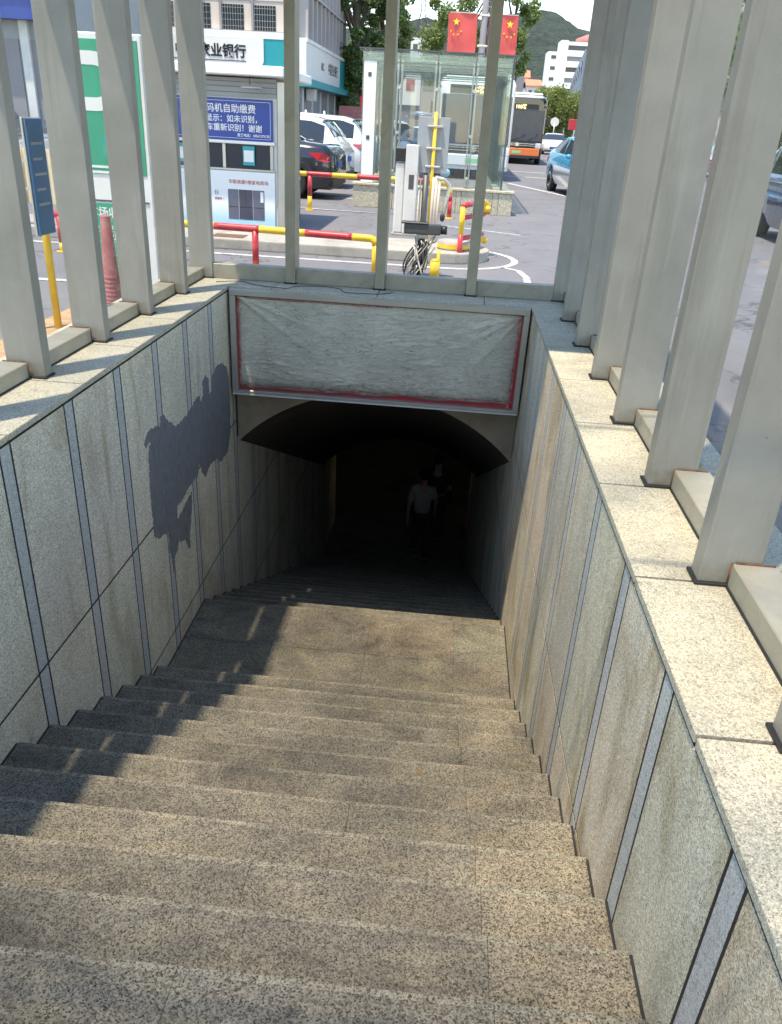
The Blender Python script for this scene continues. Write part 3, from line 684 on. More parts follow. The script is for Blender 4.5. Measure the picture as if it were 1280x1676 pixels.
text('服务电话：18561275125', .044, (.69, -.0362, 1.222), FACE_Y, 'white', sg, 'RIGHT', .0008)
MB().box((-.9, -.06, 1.125), (.76, .0, 1.165)).build('window_sill', 'white', t, .004)
wn = MB().box((-.9, -.004, .80), (.735, -.001, 1.12)).build('window', 'winglass', t)
for x in (-.9, -.30, -.0, .69): MB().box((x, -.03, .80), (x+.045, -.005, 1.12)).build('window_frame', 'alu', wn, .004)
MB().box((-.9, -.034, .775), (.76, -.005, .80)).build('window_frame', 'alu', wn, .003)
for x, z in ((.30, .86), (-.72, .86)):
    MB().box((x, -.040, z-.01), (x+.17, -.036, z+.24)).build('placard', 'plac' if 'plac' in M else 'teal', t)
    MB().box((x+.015, -.042, z+.035), (x+.155, -.0405, z+.185)).build('placard_face', 'white', t)
m, n, b = newmat('poster_white'); co = coords(n); sp = n.nodes.new('ShaderNodeSeparateXYZ'); n.links.new(co, sp.inputs[0])
c = ramp(n, sp.outputs['Z'], [(.12, (.42, .66, .78)), (.30, (.76, .79, .80))]); n.links.new(c, b.inputs['Base Color']); b.inputs['Roughness'].default_value = .4; M['poster'] = m
po = MB().box((-.9, -.03, .02), (.755, -.001, .765)).build('poster', 'poster', t, .004)
text('华联商厦F楼家电商场', .062, (.66, -.032, .60), FACE_Y, 'red', po, 'RIGHT')
text('值', .07, (-.14, -.032, .44), FACE_Y, 'teal', po, 'LEFT', .001); text('质量第一', .035, (-.14, -.032, .37), FACE_Y, 'red', po)
for x0_, w_, mt in ((.10, .155, 'fr1'), (.262, .20, 'fr2'), (.468, .17, 'fr1')):
    if mt not in M: M[mt] = paint('fridge_print', (.13, .14, .20) if mt == 'fr1' else (.07, .075, .11), .35, .3, .15, 6)
    fr = MB().box((x0_-.04, -.034, .11), (x0_+w_-.04, -.0305, .52)).build('fridge_picture', mt, po, .002)
    lm = MB(); lm.box((x0_-.036, -.036, .28), (x0_+w_-.044, -.0345, .286)); lm.build('door_line', 'black', fr)
    if mt == 'fr2': MB().box((x0_+w_/2-.042, -.036, .29), (x0_+w_/2-.038, -.0345, .515)).build('door_line', 'black', fr)
MB().box((.54, -.036, .36), (.585, -.0345, .50)).build('fridge_shelf', 'white', po)
lp = MB().tube([(.48, -.26, 1.86), (.48, -.26, 1.965)], .006, 8).build('lamp_rod', 'darksteel', t)
MB().sphere((.50, -.26, 1.83), .15, 20, 0, (1, .8, .18)).build('lamp_shade', 'alu', t)
MB().box((.84, .10, .0), (.86, 1.4, 1.7)).build('door', 'winglass', t)
MB().box((.86, .15, .95), (.90, .22, 1.0)).build('door_handle', 'alu', t, .005)

# --- green parking tariff board
t = thing('tariff_board', 'tall white parking board with green letter P panel above a green tariff table', 'sign board', (-3.1, 7.5, 0))
MB().box((-.45, 0, .0), (.32, .05, 2.06)).build('board', 'white', t, .02, seg=3)
gp = MB().box((-.43, -.006, .95), (.285, -.001, 2.01)).build('green_panel', 'green', t, .002)
mb = MB(); z0_, z1_ = 1.46, 1.92; th = .105; rr_ = (z1_-z0_)/2; cx_ = -.12
outer = [(-.40, z1_), (cx_+.0, z1_)]+[(cx_+rr_*1.0*sin(a), (z0_+z1_)/2+rr_*cos(a)) for a in [pi*q/12 for q in range(1, 12)]]+[(cx_, z0_), (-.30, z0_), (-.30, 1.2), (-.40, 1.2)]
inner = [(-.30, z1_-th), (cx_, z1_-th)]+[(cx_+(rr_-th)*sin(a), (z0_+z1_)/2+(rr_-th)*cos(a)) for a in [pi*q/12 for q in range(1, 12)]]+[(cx_, z0_+th), (-.30, z0_+th)]
# P as a strip: build quads
mb.box((-.40, -.009, 1.2), (-.30, -.0065, z1_)); mb.box((-.2995, -.009, z1_-th), (cx_, -.0065, z1_)); mb.box((-.2995, -.009, z0_), (cx_, -.0065, z0_+th))
for q in range(16):
    a, b_ = pi*q/16, pi*(q+1)/16; zc_ = (z0_+z1_)/2
    mb.prism([(cx_+rr_*sin(a), -.009, zc_+rr_*cos(a)), (cx_+rr_*sin(b_), -.009, zc_+rr_*cos(b_)), (cx_+(rr_-th)*sin(b_), -.009, zc_+(rr_-th)*cos(b_)), (cx_+(rr_-th)*sin(a), -.009, zc_+(rr_-th)*cos(a))], (0, .0025, 0))
mb.build('letter_p', 'white', gp)
MB().box((-.43, -.009, 1.0), (.25, -.0065, 1.02)).build('white_line', 'white', gp); MB().box((-.43, -.009, .955), (.25, -.0065, .975)).build('white_line', 'white', gp)
MB().box((-.43, -.009, .715), (.285, -.001, .73)).build('dark_line', 'darksteel', t)
gt = MB().box((-.43, -.006, .04), (.03, -.001, .70)).build('tariff_table', 'green', t)
text('停车场收费', .098, (-.40, -.008, .585), FACE_Y, 'white', gt, 'LEFT', .0015, space=.98)
text('收费标准 收费时段', .045, (-.25, -.008, .475), FACE_Y, 'white', gt)
text('24小时', .065, (-.165, -.008, .385), FACE_Y, 'white', gt, 'LEFT', .001)
text('小型车', .06, (-.07, -.008, .27), FACE_Y, 'white', gt)
for z in (.45, .36, .24, .14): MB().box((-.42, -.008, z), (.02, -.0065, z+.004)).build('table_line', 'white', gt)
# --- red ribbed post
t = thing('ribbed_post', 'faded red ribbed plastic warning post standing between the second and third left posts', 'warning post', (-2.86, 6.6, .0))
prof_ = []
P_ = []; Rr2 = []
for q in range(60):
    z = .70*q/59; r = .075-.035*q/59
    if z < .24 and (q % 3) == 0: r += .006
    P_.append((0, 0, z)); Rr2.append(r)
M['fadedred'] = paint('faded_red', (.42, .13, .13), .6, 0, .2, 12, (.50, .36, .34))
MB().tube(P_, Rr2, 18).build('body', 'fadedred', t)
# --- blue sign at far left
t = thing('street_sign', 'narrow blue information sign on yellow poles outside the left posts, seen edge-on', 'sign', (-2.70, 5.27, 0))
M['bluesign'] = paint('blue_sign_face', (.02, .13, .30), .15, .1, .15, 2)
MB().box((-.005, -.09, .72), (.012, .12, 1.41)).build('sign_panel', 'bluesign', t, .003)
MB().box((-.02, -.10, .715), (-.006, .13, 1.415)).build('panel_frame', 'alu', t, .003)
for q in range(5): MB().box((.0125, -.06, 1.26-q*.09), (.0135, .09-.03*(q % 2), 1.275-q*.09)).build('text_line', 'siding', t)
MB().tube([(-.09, .17, .05), (-.09, .17, 1.38)], .026, 12).build('pole', 'yellow', t); MB().tube([(-.22, .09, .05), (-.22, .09, 1.36)], .022, 12).build('pole', 'yellow', t)
for z in (1.15, .98): MB().box((-.12, .04, z), (-.0205, .07, z+.02)).build('bracket', 'alu', t)

# --- bank
t = thing('bank_building', 'beige bank building with a white and teal fascia sign behind the booth', 'bank', (-7.28, 38, 0))
W = 22.0; H = 13.0; D = 13.0
MB().box((-W, .0, 0), (-.0, D, H)).build('wall', 'beige', t)
M['side'] = paint('shaded_stone', (.42, .40, .40), .8, 0, .08, .6)
fa = MB().box((-W, -.55, 3.14), (-.2, -.001, 4.42)).build('fascia', 'teal', t)
# white fascia field with a rounded lower right corner
rr3 = .28
fld = [(-6.3, 3.32), (-1.32-rr3, 3.32)]+[(-1.32-rr3+rr3*sin(a), 3.32+rr3-rr3*cos(a)) for a in [pi/2*q/6 for q in range(1, 7)]]+[(-1.32, 4.36), (-6.3, 4.36)]
fw_ = MB().prism([(x, -.56, z) for x, z in fld], (0, -.06, 0)).build('fascia_field', 'white', t)
MB().box((-W, -.57, 4.37), (-.15, -.0, 4.62)).build('fascia_cap', 'white', t)
MB().box((-W, -.75, 2.72), (-.1, -.0, 3.10)).build('canopy', 'white', t)
text('中国农业银行', .52, (-2.06, -.625, 3.68), FACE_Y, 'black', fa, 'RIGHT', .013, sx=.98, depth=.02)
MB().box((-5.3, -.632, 3.50), (-2.08, -.622, 3.53)).build('underline', 'darksteel', fa)
lg = MB()
for q in range(24):
    a, b_ = 2*pi*q/24, 2*pi*(q+1)/24
    lg.prism([(-5.95+.36*sin(a), -.63, 3.85+.36*cos(a)), (-5.95+.36*sin(b_), -.63, 3.85+.36*cos(b_)), (-5.95+.31*sin(b_), -.63, 3.85+.31*cos(b_)), (-5.95+.31*sin(a), -.63, 3.85+.31*cos(a))], (0, .008, 0))
lg.box((-5.98, -.63, 3.65), (-5.92, -.622, 4.1)); lg.box((-6.1, -.63, 3.82), (-5.8, -.622, 3.87)); lg.build('logo', 'teal', fa)
MB().box((-W, -.02, 0), (-.02, -.001, 2.72)).build('shopfront', 'siding', t)
# windows with bars
for fl, zb in enumerate((4.70, 7.6, 10.4)):
    for xw, ww in ((-1.84, .92), (-3.20, .92), (-4.0, .30), (-4.9, .6), (-6.2, .92), (-7.6, .92), (-9.3, .92), (-11, .92)):
        if xw == -1.84: pass
        fr = MB().box((xw, -.03, zb), (xw+ww, -.002, zb+.9)).build('window', 'winglass', t)
        gb = MB()
        for q in range(int(ww/.11)): gb.box((xw+.03+q*.11, -.075, zb), (xw+.042+q*.11, -.06, zb+.9))
        for q in range(4): gb.box((xw, -.079, zb+.12+q*.22), (xw+ww, -.0755, zb+.135+q*.22))
        gb.build('grille', 'alu', fr)
        MB().box((xw-.1, -.10, zb), (xw-.005, -.001, zb+2.2)).build('mullion', 'greywall', t)
for z in (4.66, 5.75, 7.5, 8.6, 10.3): MB().box((-W, -.025, z), (-.0, -.0015, z+.025)).build('band_line', 'greywall', t)
# side facing the car park
MB().box((.0005, .05, .01), (.012, D-.02, 2.9)).build('side_shopfront', 'siding', t)
MB().box((.013, -.4, 3.0), (.45, 9.6, 4.36)).build('side_fascia', 'white', t)
MB().box((.013, 9.601, 3.0), (.46, 12.4, 4.36)).build('side_fascia_end', 'teal', t)
MB().box((.013, -.4, 2.72), (.7, 12.4, 2.999)).build('side_canopy', 'teal', t)
MB().box((.013, -.4, 4.361), (.5, 12.4, 4.5)).build('fascia_cap', 'white', t)
ts = text('中国农业银行', .54, (.452, 7.2, 3.52), FACE_X, 'black', t, 'CENTER', .012)
text('ABC', .45, (.452, 3.9, 3.55), FACE_X, 'black', t, 'CENTER', .012)
for q in range(11):
    y = .35+q*1.17
    MB().box((.0, y, 4.5), (.38, y+.22, H)).build('pilaster', 'side', t)
    for zb in (4.75, 7.75, 10.6):
        MB().box((.013, y+.24, zb), (.03, y+1.12, zb+1.3)).build('window', 'winglass', t)
    MB().box((.013, y+.24, 6.35), (.20, y+1.14, 7.4)).build('spandrel', 'side', t)
for z in (6.2, 9.2): MB().box((.02, .2, z), (.42, D, z+.1)).build('ledge', 'side', t)
for q in range(5): MB().box((.013, 1.0+q*2.4, .05), (.09, 1.06+q*2.4, 2.7)).build('downpipe', 'white', t)
for y in (1.5,):
    MB().box((.1, y, 2.2), (.5, y+.6, 2.7)).build('air_conditioner', 'offwhite', t, .02)
sgn = thing('hanging_sign', 'small square white projecting sign at the end of the bank side wall', 'sign', (-6.75, 50.2, 1.9))
MB().box((-.35, 0, 0), (.45, .08, .85)).build('sign_box', 'white', sgn, .01); MB().box((-.15, -.005, .3), (.2, -.001, .6)).build('emblem', 'darksteel', sgn)

# --- shop at far left
t = thing('corner_shop', 'grey shop front with a white and blue fascia at the top left behind the posts', 'shop', (-10.2, 22, 0))
MB().box((-14, 0, 0), (0, 6, 9)).build('wall', 'siding', t)
MB().box((-14, -.5, 3.75), (.15, -.001, 4.15)).build('fascia', 'white', t); MB().box((-14, -.45, 3.30), (.1, -.0015, 3.749)).build('fascia_stripe', 'blue', t)
for x, w_ in ((-4.9, 1.3), (-2.6, 1.5), (-.9, .7)): MB().box((x, -.03, .1), (x+w_, -.001, 2.9)).build('roller_door', 'greywall', t)
for x in (-3.2, -1.0): MB().box((x, -.12, 0), (x+.22, -.001, 3.3)).build('pillar', 'offwhite', t)
# --- glass underpass entrance opposite
t = thing('glass_entrance', 'glass box shelter of another underpass entrance on a granite plinth', 'shelter', (-.48, 16.3, 0))
gx0, gx1, gd = -1.45, 1.42, 6.5
pl_ = MB().box((gx0-.1, -.0, 0), (gx1+.12, .35, .40)); pl_.box((gx1-.22, .351, 0), (gx1+.12, gd, .40)); pl_.box((gx0-.1, .351, 0), (gx0+.22, gd, .40)); pl_.build('plinth', 'plinth', t, .008)
MB().box((gx0-.13, -.03, .401), (gx1+.15, .36, .44)).build('plinth_cap', 'plinth', t, .005)
for q in (gx0+.55, gx0+.66, gx0+1.9, gx0+2.0, gx0+2.6, gx0+2.72): MB().box((q, -.003, 0), (q+.008, -.0005, .39)).build('joint', 'darksteel', t)
nx = 4; pw_ = (gx1-.1-gx0-.0)/nx
for i in range(nx):
    MB().box((gx0+i*pw_+.006, .10, .45), (gx0+(i+1)*pw_-.006, .112, 2.66)).build('front_pane', 'glass', t)
    if i: 
        MB().box((gx0+i*pw_-.05, .16, .45), (gx0+i*pw_-.02, .34, 2.55)).build('glass_fin', 'alu', t); MB().box((gx0+i*pw_+.02, .16, .45), (gx0+i*pw_+.05, .34, 2.55)).build('glass_fin', 'alu', t)
        MB().box((gx0+i*pw_-.005, .095, .45), (gx0+i*pw_+.005, .117, 2.66)).build('seam', 'darksteel', t)
        for z in (.62, 1.35, 2.1): MB().tube([(gx0+i*pw_, .08, z), (gx0+i*pw_, .2, z)], .03, 10).build('glass_clamp', 'alu', t)
for i in range(7):
    y = .12+i*(gd-.2)/7; y2 = y+(gd-.2)/7-.012
    for x in (gx1-.1, gx0): MB().box((x, y, .45), (x+.012, y2, 2.66)).build('side_pane', 'glass', t)
    for x in (gx1-.32, gx0+.06): MB().box((x, y-.02, .45), (x+.2, y+.01, 2.5)).build('glass_fin', 'glass', t)
    MB().box((gx0, y, 2.50), (gx1-.1, y+.012, 2.65)).build('roof_beam', 'glass', t)
    MB().box((gx0, y, 2.49), (gx1-.1, y+.02, 2.505)).build('beam_edge', 'darksteel', t)
    for a, b_ in ((gx0-.05, -.0), (.004, gx1-.02)): MB().box((a, y-.02 if i == 0 else y, 2.67), (b_, y2, 2.685)).build('roof_pane', 'glass', t)
MB().box((gx0-.06, .03, 2.686), (gx1-.01, .06, 2.71)).build('roof_edge', 'darksteel', t); MB().box((gx1-.04, .061, 2.686), (gx1-.01, gd, 2.71)).build('roof_edge', 'darksteel', t)
MB().box((gx0+.03, .085, .45), (gx0+.26, .097, 2.5)).build('corner_panel', 'white', t)
MB().box((gx1-.13, .095, .45), (gx1-.10, .125, 2.66)).build('corner_post', 'darksteel', t)
for z in (2.25, 1.2): MB().box((gx0+.11, .077, z), (gx0+.17, .084, z+.07)).build('sticker', 'darksteel', t)
for q in range(5): MB().box((gx0+.03, .5+q*.9, .45), (gx0+.05, .72+q*.9, 2.4)).build('side_slat', 'siding', t)

# --- lamp post with flags
M['flagred'] = paint('flag_red', (.55, .075, .07), .6, 0, .08, 2)
M['flagyel'] = paint('flag_yellow', (.85, .62, .05), .5)
t = thing('lamp_post', 'grey lamp post rising behind the glass entrance and holding two red flag banners', 'lamp post', (.40, 30, 0))
MB().tube([(0, 0, 0), (0, 0, 8.5)], [.13, .09], 14).build('pole', 'greywall', t)
MB().tube([(.15, -.03, 2.2), (.15, -.03, 6.5)], .02, 8).build('conduit', 'darksteel', t)
for z in (3.9, 4.75): MB().box((-.17, -.12, z), (.17, .12, z+.05)).build('clamp', 'alu', t, .01)
def star(cx, cz, r, y, rot=0):
    pts = []
    for q in range(10):
        a = rot+pi*q/5; rr_ = r if q % 2 == 0 else r*.4
        pts.append((cx+rr_*sin(a), y, cz+rr_*cos(a)))
    return pts
for lb, xo in (('red flag banner with yellow stars hanging left of the lamp post', -1.16), ('red flag banner right of the lamp post, half hidden by a steel post', .16)):
    f = thing('flag_banner', lb, 'flag', (.40+xo, 30, 3.70), 0, 'red flag banners on the lamp post')
    NXf, NZf = 14, 14; vv = []; ff = []
    for j in range(NZf+1):
        for i in range(NXf+1):
            x = .94*i/NXf; z = 1.12*j/NZf; vv.append((x+.012*sin(z*5), .03*sin(x*7+z*3)+.02*sin(x*3-z*6)*(1.15-z), z-.03*x*(1-x)*(1.12-z)))
    nb = len(vv); vv += [(a, b_+.008, c_) for a, b_, c_ in vv]
    for j in range(NZf):
        for i in range(NXf):
            a = j*(NXf+1)+i; ff.append((a, a+1, a+NXf+2, a+NXf+1)); ff.append((nb+a, nb+a+NXf+1, nb+a+NXf+2, nb+a+1))
    frommesh('flag_cloth', vv, ff, 'flagred', f, True)
    mir = (lambda q_: q_) if xo < 0 else (lambda q_: .94-q_)
    mb = MB(); mb.prism(star(mir(.26), .86, .115, -.064), (0, .036, 0)); mb.build('large_star', 'flagyel', f)
    for cx, cz in ((.10, .60), (.19, .51), (.33, .51), (.43, .60)): mb = MB(); mb.prism(star(mir(cx), cz, .034, -.064, .3), (0, .036, 0)); mb.build('small_star', 'flagyel', f)
    xr_ = (.94, 1.02) if xo < 0 else (-.06, -.0)
    MB().box((xr_[0]-.9 if xo < 0 else -.06, -.012, 1.12), (xr_[1] if xo < 0 else .92, .02, 1.14)).build('crossbar', 'alu', f)
# ================================================================ VEHICLES
M['carglass'], n_, b_ = newmat('car_glass'); b_.inputs['Base Color'].default_value = (.015, .02, .025, 1); b_.inputs['Roughness'].default_value = .05; b_.inputs['Coat Weight'].default_value = 1
M['chrome'] = paint('chrome', (.7, .7, .7), .15, 1, .02)
M['taillight'] = paint('tail_light', (.55, .01, .02), .15, 0, .1, 20, coat=1)
M['headlight'] = paint('head_light', (.7, .72, .75), .1, .3, .05, 20, coat=1)
M['plate'] = paint('number_plate', (.05, .12, .5), .4); M['greenplate'] = paint('green_plate', (.2, .6, .3), .4)
def carpaint(nm, c, met=.2): M[nm] = paint(nm, c, .22, met, .03, 1, coat=1)
carpaint('car_white', (.75, .76, .78), 0); carpaint('car_black', (.015, .018, .028)); carpaint('car_cyan', (.02, .30, .52), 0); carpaint('car_navy', (.03, .05, .10)); carpaint('car_silver', (.55, .57, .6)); carpaint('car_red', (.4, .03, .03), 0); carpaint('car_grey', (.2, .21, .23))
def interp(tab, x):
    for (a, va), (b_, vb) in zip(tab, tab[1:]):
        if a <= x <= b_:
            t_ = (x-a)/(b_-a) if b_ > a else 0; t_ = t_*t_*(3-2*t_)*.35+t_*.65; return va+(vb-va)*t_
    return tab[-1][1] if x > tab[-1][0] else tab[0][1]
KINDS = {
 # length, width, top profile (x from front), beltline
 'sedan': dict(L=4.65, W=1.80, top=[(0, .62), (.12, .74), (1.15, .96), (1.95, 1.40), (2.5, 1.45), (3.1, 1.43), (3.95, 1.10), (4.5, 1.05), (4.65, .90)], belt=[(0, .60), (.12, .70), (1.1, .90), (3.9, 1.0), (4.5, .98), (4.65, .85)], cab=(1.15, 3.98)),
 'suv': dict(L=4.55, W=1.84, top=[(0, .72), (.1, .88), (1.0, 1.06), (1.65, 1.56), (2.4, 1.64), (3.7, 1.60), (4.05, 1.50), (4.42, 1.05), (4.55, .85)], belt=[(0, .7), (.1, .84), (1.0, 1.0), (4.4, 1.02), (4.55, .8)], cab=(1.0, 4.42)),
}
def make_car(kind, paintm, label, loc, rz, group='parked and passing cars', two_tone=None, tail='taillight', scale=1):
    K = KINDS[kind]; L, W = K['L'], K['W']
    t = thing('car', label, 'car', loc, rz, group); t.scale = (scale,)*3
    NS = 56; xs_ = [L*i/NS for i in range(NS+1)]
    rows = []
    ca, cb = K['cab']
    for x in xs_:
        e = min(x, L-x); tap = 1-.16*max(0, 1-e/.55)**2
        hw = W/2*tap; bt = interp(K['belt'], x); tp = max(interp(K['top'], x), bt+.01)
        lo_ = .22+.10*max(0, 1-e/.35)**2
        ins = .0 if tp-bt < .05 else min(1, (tp-bt)/.5)
        tw = hw*(.93-.17*ins)
        wh = []
        for cx_ in (.82, L-.86):     # wheel arches
            d_ = abs(x-cx_)
            if d_ < .37: wh.append(.02+math.sqrt(.37**2-d_*d_)+.30)
        lo2 = max([lo_]+wh)
        rows.append([(x, hw*.90, lo2), (x, hw, max(lo2+.01, .42)), (x, hw*1.0, max(lo2+.02, bt*.72)), (x, hw*.955, bt), (x, hw*.94, bt+.012), (x, tw, tp-.045*ins-.004), (x, tw*.80, tp-.004*ins), (x, 0, tp+.012)])
    vv = []; ff = []; fm = []; nR = len(rows[0])
    for r in rows:
        for (x, y, z) in r: vv.append((x-L/2, -y, z))
    for r in rows:
        for (x, y, z) in r: vv.append((x-L/2, y, z))
    o2 = len(rows)*nR
    gf = {'w': []}
    for i in range(NS):
        for k in range(nR-1):
            a = i*nR+k; q = (a, a+nR, a+nR+1, a+1); ff.append(q); ff.append(tuple(o2+v for v in q[::-1]))
            fm += [1 if (two_tone and k < 2) else 0]*2
    for i in (0, NS):
        for k in range(nR-1):
            a = i*nR+k; q = (a, a+1, o2+a+1, o2+a); ff.append(q if i == 0 else q[::-1]); fm.append(0)
    me = bpy.data.meshes.new('body'); me.from_pydata(vv, [], ff); me.update()
    bmx = bmesh.new(); bmx.from_mesh(me); bmesh.ops.remove_doubles(bmx, verts=bmx.verts, dist=.0005); bmesh.ops.recalc_face_normals(bmx, faces=bmx.faces)
    for f in bmx.faces: f.smooth = True
    bmx.to_mesh(me); bmx.free()
    me.materials.append(M[paintm]); 
    if two_tone: 
        me.materials.append(M[two_tone])
        for p in me.polygons: 
            if p.center.z < .60: p.material_index = 1
    bo = bpy.data.objects.new('body', me); C.objects.link(bo); bo.parent = t
    # windows: patches floated 6 mm off the cabin faces
    def P(i, k, s_): x, y, z = rows[i][k]; return Vector((x-L/2, s_*y, z))
    def patch(idx_pairs, nm, mt='carglass', off=.008):
        mb = MB()
        for quad, nrm in idx_pairs: mb.poly([p+nrm*off for p in quad])
        bmesh.ops.remove_doubles(mb.bm, verts=mb.bm.verts, dist=.002)
        for f in mb.bm.faces: f.smooth = True
        return mb.build(nm, mt, t)
    ia = next(i for i, x in enumerate(xs_) if x > ca+.42); ib = max(i for i, x in enumerate(xs_) if x < cb-(.30 if kind == 'suv' else .38))
    mid = (ia+ib)//2
    for s_ in (-1, 1):
        for (p0, p1) in ((ia, mid), (mid+1, ib)):
            qs = []
            for i in range(p0, p1):
                def IN(i, f): a, c_ = P(i, 4, s_), P(i, 5, s_); return a+(c_-a)*f
                q = [IN(i, .08), IN(i+1, .08), IN(i+1, .9), IN(i, .9)]; qs.append((q, Vector((0, s_, .25)).normalized()))
            patch(qs, 'side_window')
    def end_glass(i0, i1, nm):
        qs = []
        for i in range(i0, i1):
            for (ka, kb) in ((5, 6), (6, 7)):
                for s_ in (-1, 1):
                    q = [P(i, ka, s_), P(i+1, ka, s_), P(i+1, kb, s_), P(i, kb, s_)]
                    nn = (q[1]-q[0]).cross(q[3]-q[0]).normalized(); nn = nn if nn.z > 0 else -nn
                    qs.append((q, nn))
        patch(qs, nm)
    iw0 = next(i for i, x in enumerate(xs_) if x > ca+.08); iw1 = next(i for i, x in enumerate(xs_) if x > ca+(.74 if kind == 'sedan' else .60))
    end_glass(iw0, iw1, 'windscreen')
    ir1 = max(i for i, x in enumerate(xs_) if x < cb-.06); ir0 = max(i for i, x in enumerate(xs_) if x < cb-(.75 if kind == 'sedan' else .36))
    end_glass(ir0, ir1, 'rear_window')
    for cx_ in (.82, L-.86):
        for s_ in (-1, 1):
            y_ = s_*(W/2-.015)
            wobj = MB().tube([(cx_-L/2, y_-s_*.20, .32), (cx_-L/2, y_-s_*.19, .32), (cx_-L/2, y_-s_*.01, .32), (cx_-L/2, y_, .32)], [.28, .32, .32, .29], 22).build('wheel', 'rubber', t)
            rm = MB().tube([(cx_-L/2, y_-s_*.02, .32), (cx_-L/2, y_+s_*.006, .32)], [.205, .20], 18); rm.build('rim', 'chrome', wobj)
            sp_ = MB()
            for q in range(5):
                a = 2*pi*q/5+.3; sp_.box((cx_-L/2+.11*cos(a)-.025, y_+s_*.0065 if s_ > 0 else y_-.009, .32+.11*sin(a)-.025), (cx_-L/2+.11*cos(a)+.025, y_+.009 if s_ > 0 else y_-.0065, .32+.11*sin(a)+.025))
            sp_.build('wheel_holes', 'black', wobj)
    for s_ in (-1, 1):
        hw_ = W/2
        zt = interp(K['belt'], L-.12)-.12
        MB().prism([(L/2-.50, s_*(hw_*.965), zt+.06), (L/2-.22, s_*(hw_*.93), zt+.07), (L/2-.07, s_*hw_*.87, zt+.02), (L/2-.03, s_*hw_*.80, zt-.06), (L/2-.10, s_*hw_*.88, zt-.11), (L/2-.30, s_*hw_*.955, zt-.07)], (0.012, s_*.02, 0)).build('tail_light', tail, t)
        MB().prism([(-L/2+.03, s_*hw_*.5, .60), (-L/2+.03, s_*hw_*.80, .64), (-L/2+.35, s_*hw_*.97, .72), (-L/2+.30, s_*hw_*.97, .60), (-L/2+.05, s_*hw_*.6, .54)], (-.025, s_*.02, .01)).build('headlight', 'headlight', t)
        MB().sphere((-L/2+ca+.48, s_*(hw_+.04), interp(K['belt'], ca+.5)+.05), .085, 12, 0, (.7, 1, .7)).build('mirror', paintm, t)
    MB().box((-L/2-.02, -.32, .40), (-L/2+.02, .32, .55)).build('grille', 'black', t, .01)
    MB().box((-L/2-.03, -.22, .42), (-L/2-.021, .22, .52)).build('number_plate', 'plate', t)
    MB().box((L/2+.002, -.22, .62), (L/2+.02, .22, .74)).build('number_plate', 'plate', t)
    MB().box((-L/2+.05, -W/2*.80, .20), (L/2-.05, W/2*.80, .34)).build('underbody', 'black', t)
    MB().box((L/2-.06, -W/2*.82, .26), (L/2+.01, W/2*.82, .40)).build('rear_bumper_trim', 'black', t, .02)
    return t
cg = 'cars parked beyond the tube barrier'
make_car('sedan', 'car_black', 'dark blue-black sedan parked nearest behind the far tube barrier with a red tail light', (-4.82, 18.1, 0), radians(-3), cg, scale=.98)
make_car('suv', 'car_white', 'white sports utility car parked just behind the dark sedan', (-4.95, 21.2, 0), radians(-3), cg, scale=.97)
make_car('suv', 'car_white', 'white car parked third in the row, partly hidden by the glass entrance', (-4.75, 24.8, 0), radians(-3), cg)
make_car('sedan', 'car_white', 'white sedan in the car park seen beyond the third parked car', (-4.6, 29.0, 0), radians(5), cg)
make_car('suv', 'car_silver', 'silver car parked far back before the red shop', (-3.6, 34.0, 0), radians(60), cg)
make_car('sedan', 'car_black', 'black sedan seen through the glass entrance on its left side', (-1.2, 30.5, 0), radians(80), cg)
make_car('sedan', 'car_cyan', 'bright blue taxi with grey lower sides at the right edge of the road', (3.62, 23.2, 0), radians(97), 'cars on the road', two_tone='car_silver')
make_car('sedan', 'car_white', 'white saloon car driving behind the bus, left one of the two', (7.0, 67, 0), radians(86), 'cars on the road')
make_car('suv', 'car_navy', 'dark car driving beside the white saloon behind the bus', (9.7, 70, 0), radians(86), 'cars on the road')
make_car('sedan', 'car_white', 'pale car half hidden by the right steel post beside the dark car', (12.2, 66, 0), radians(86), 'cars on the road')
make_car('suv', 'car_white', 'white van-like car farthest up the road under the street lights', (14.0, 92, 0), radians(86), 'cars on the road')
make_car('suv', 'car_navy', 'dark blue car close by on the right, glimpsed between the right posts', (6.3, 14.2, 0), radians(88), 'cars on the road')
make_car('sedan', 'car_grey', 'grey car farther right glimpsed in the narrow gap between two right posts', (9.3, 27, 0), radians(88), 'cars on the road')
make_car('sedan', 'car_red', 'red car in the distance glimpsed between the right posts', (12.5, 41, 0), radians(88), 'cars on the road')
make_car('suv', 'car_black', 'dark car parked before the corner shop at far left', (-11.6, 17.5, 0), radians(12), 'cars on the left')
make_car('sedan', 'car_grey', 'grey car parked left of the booth glimpsed between the left posts', (-7.0, 16.4, 0), radians(80), 'cars on the left')

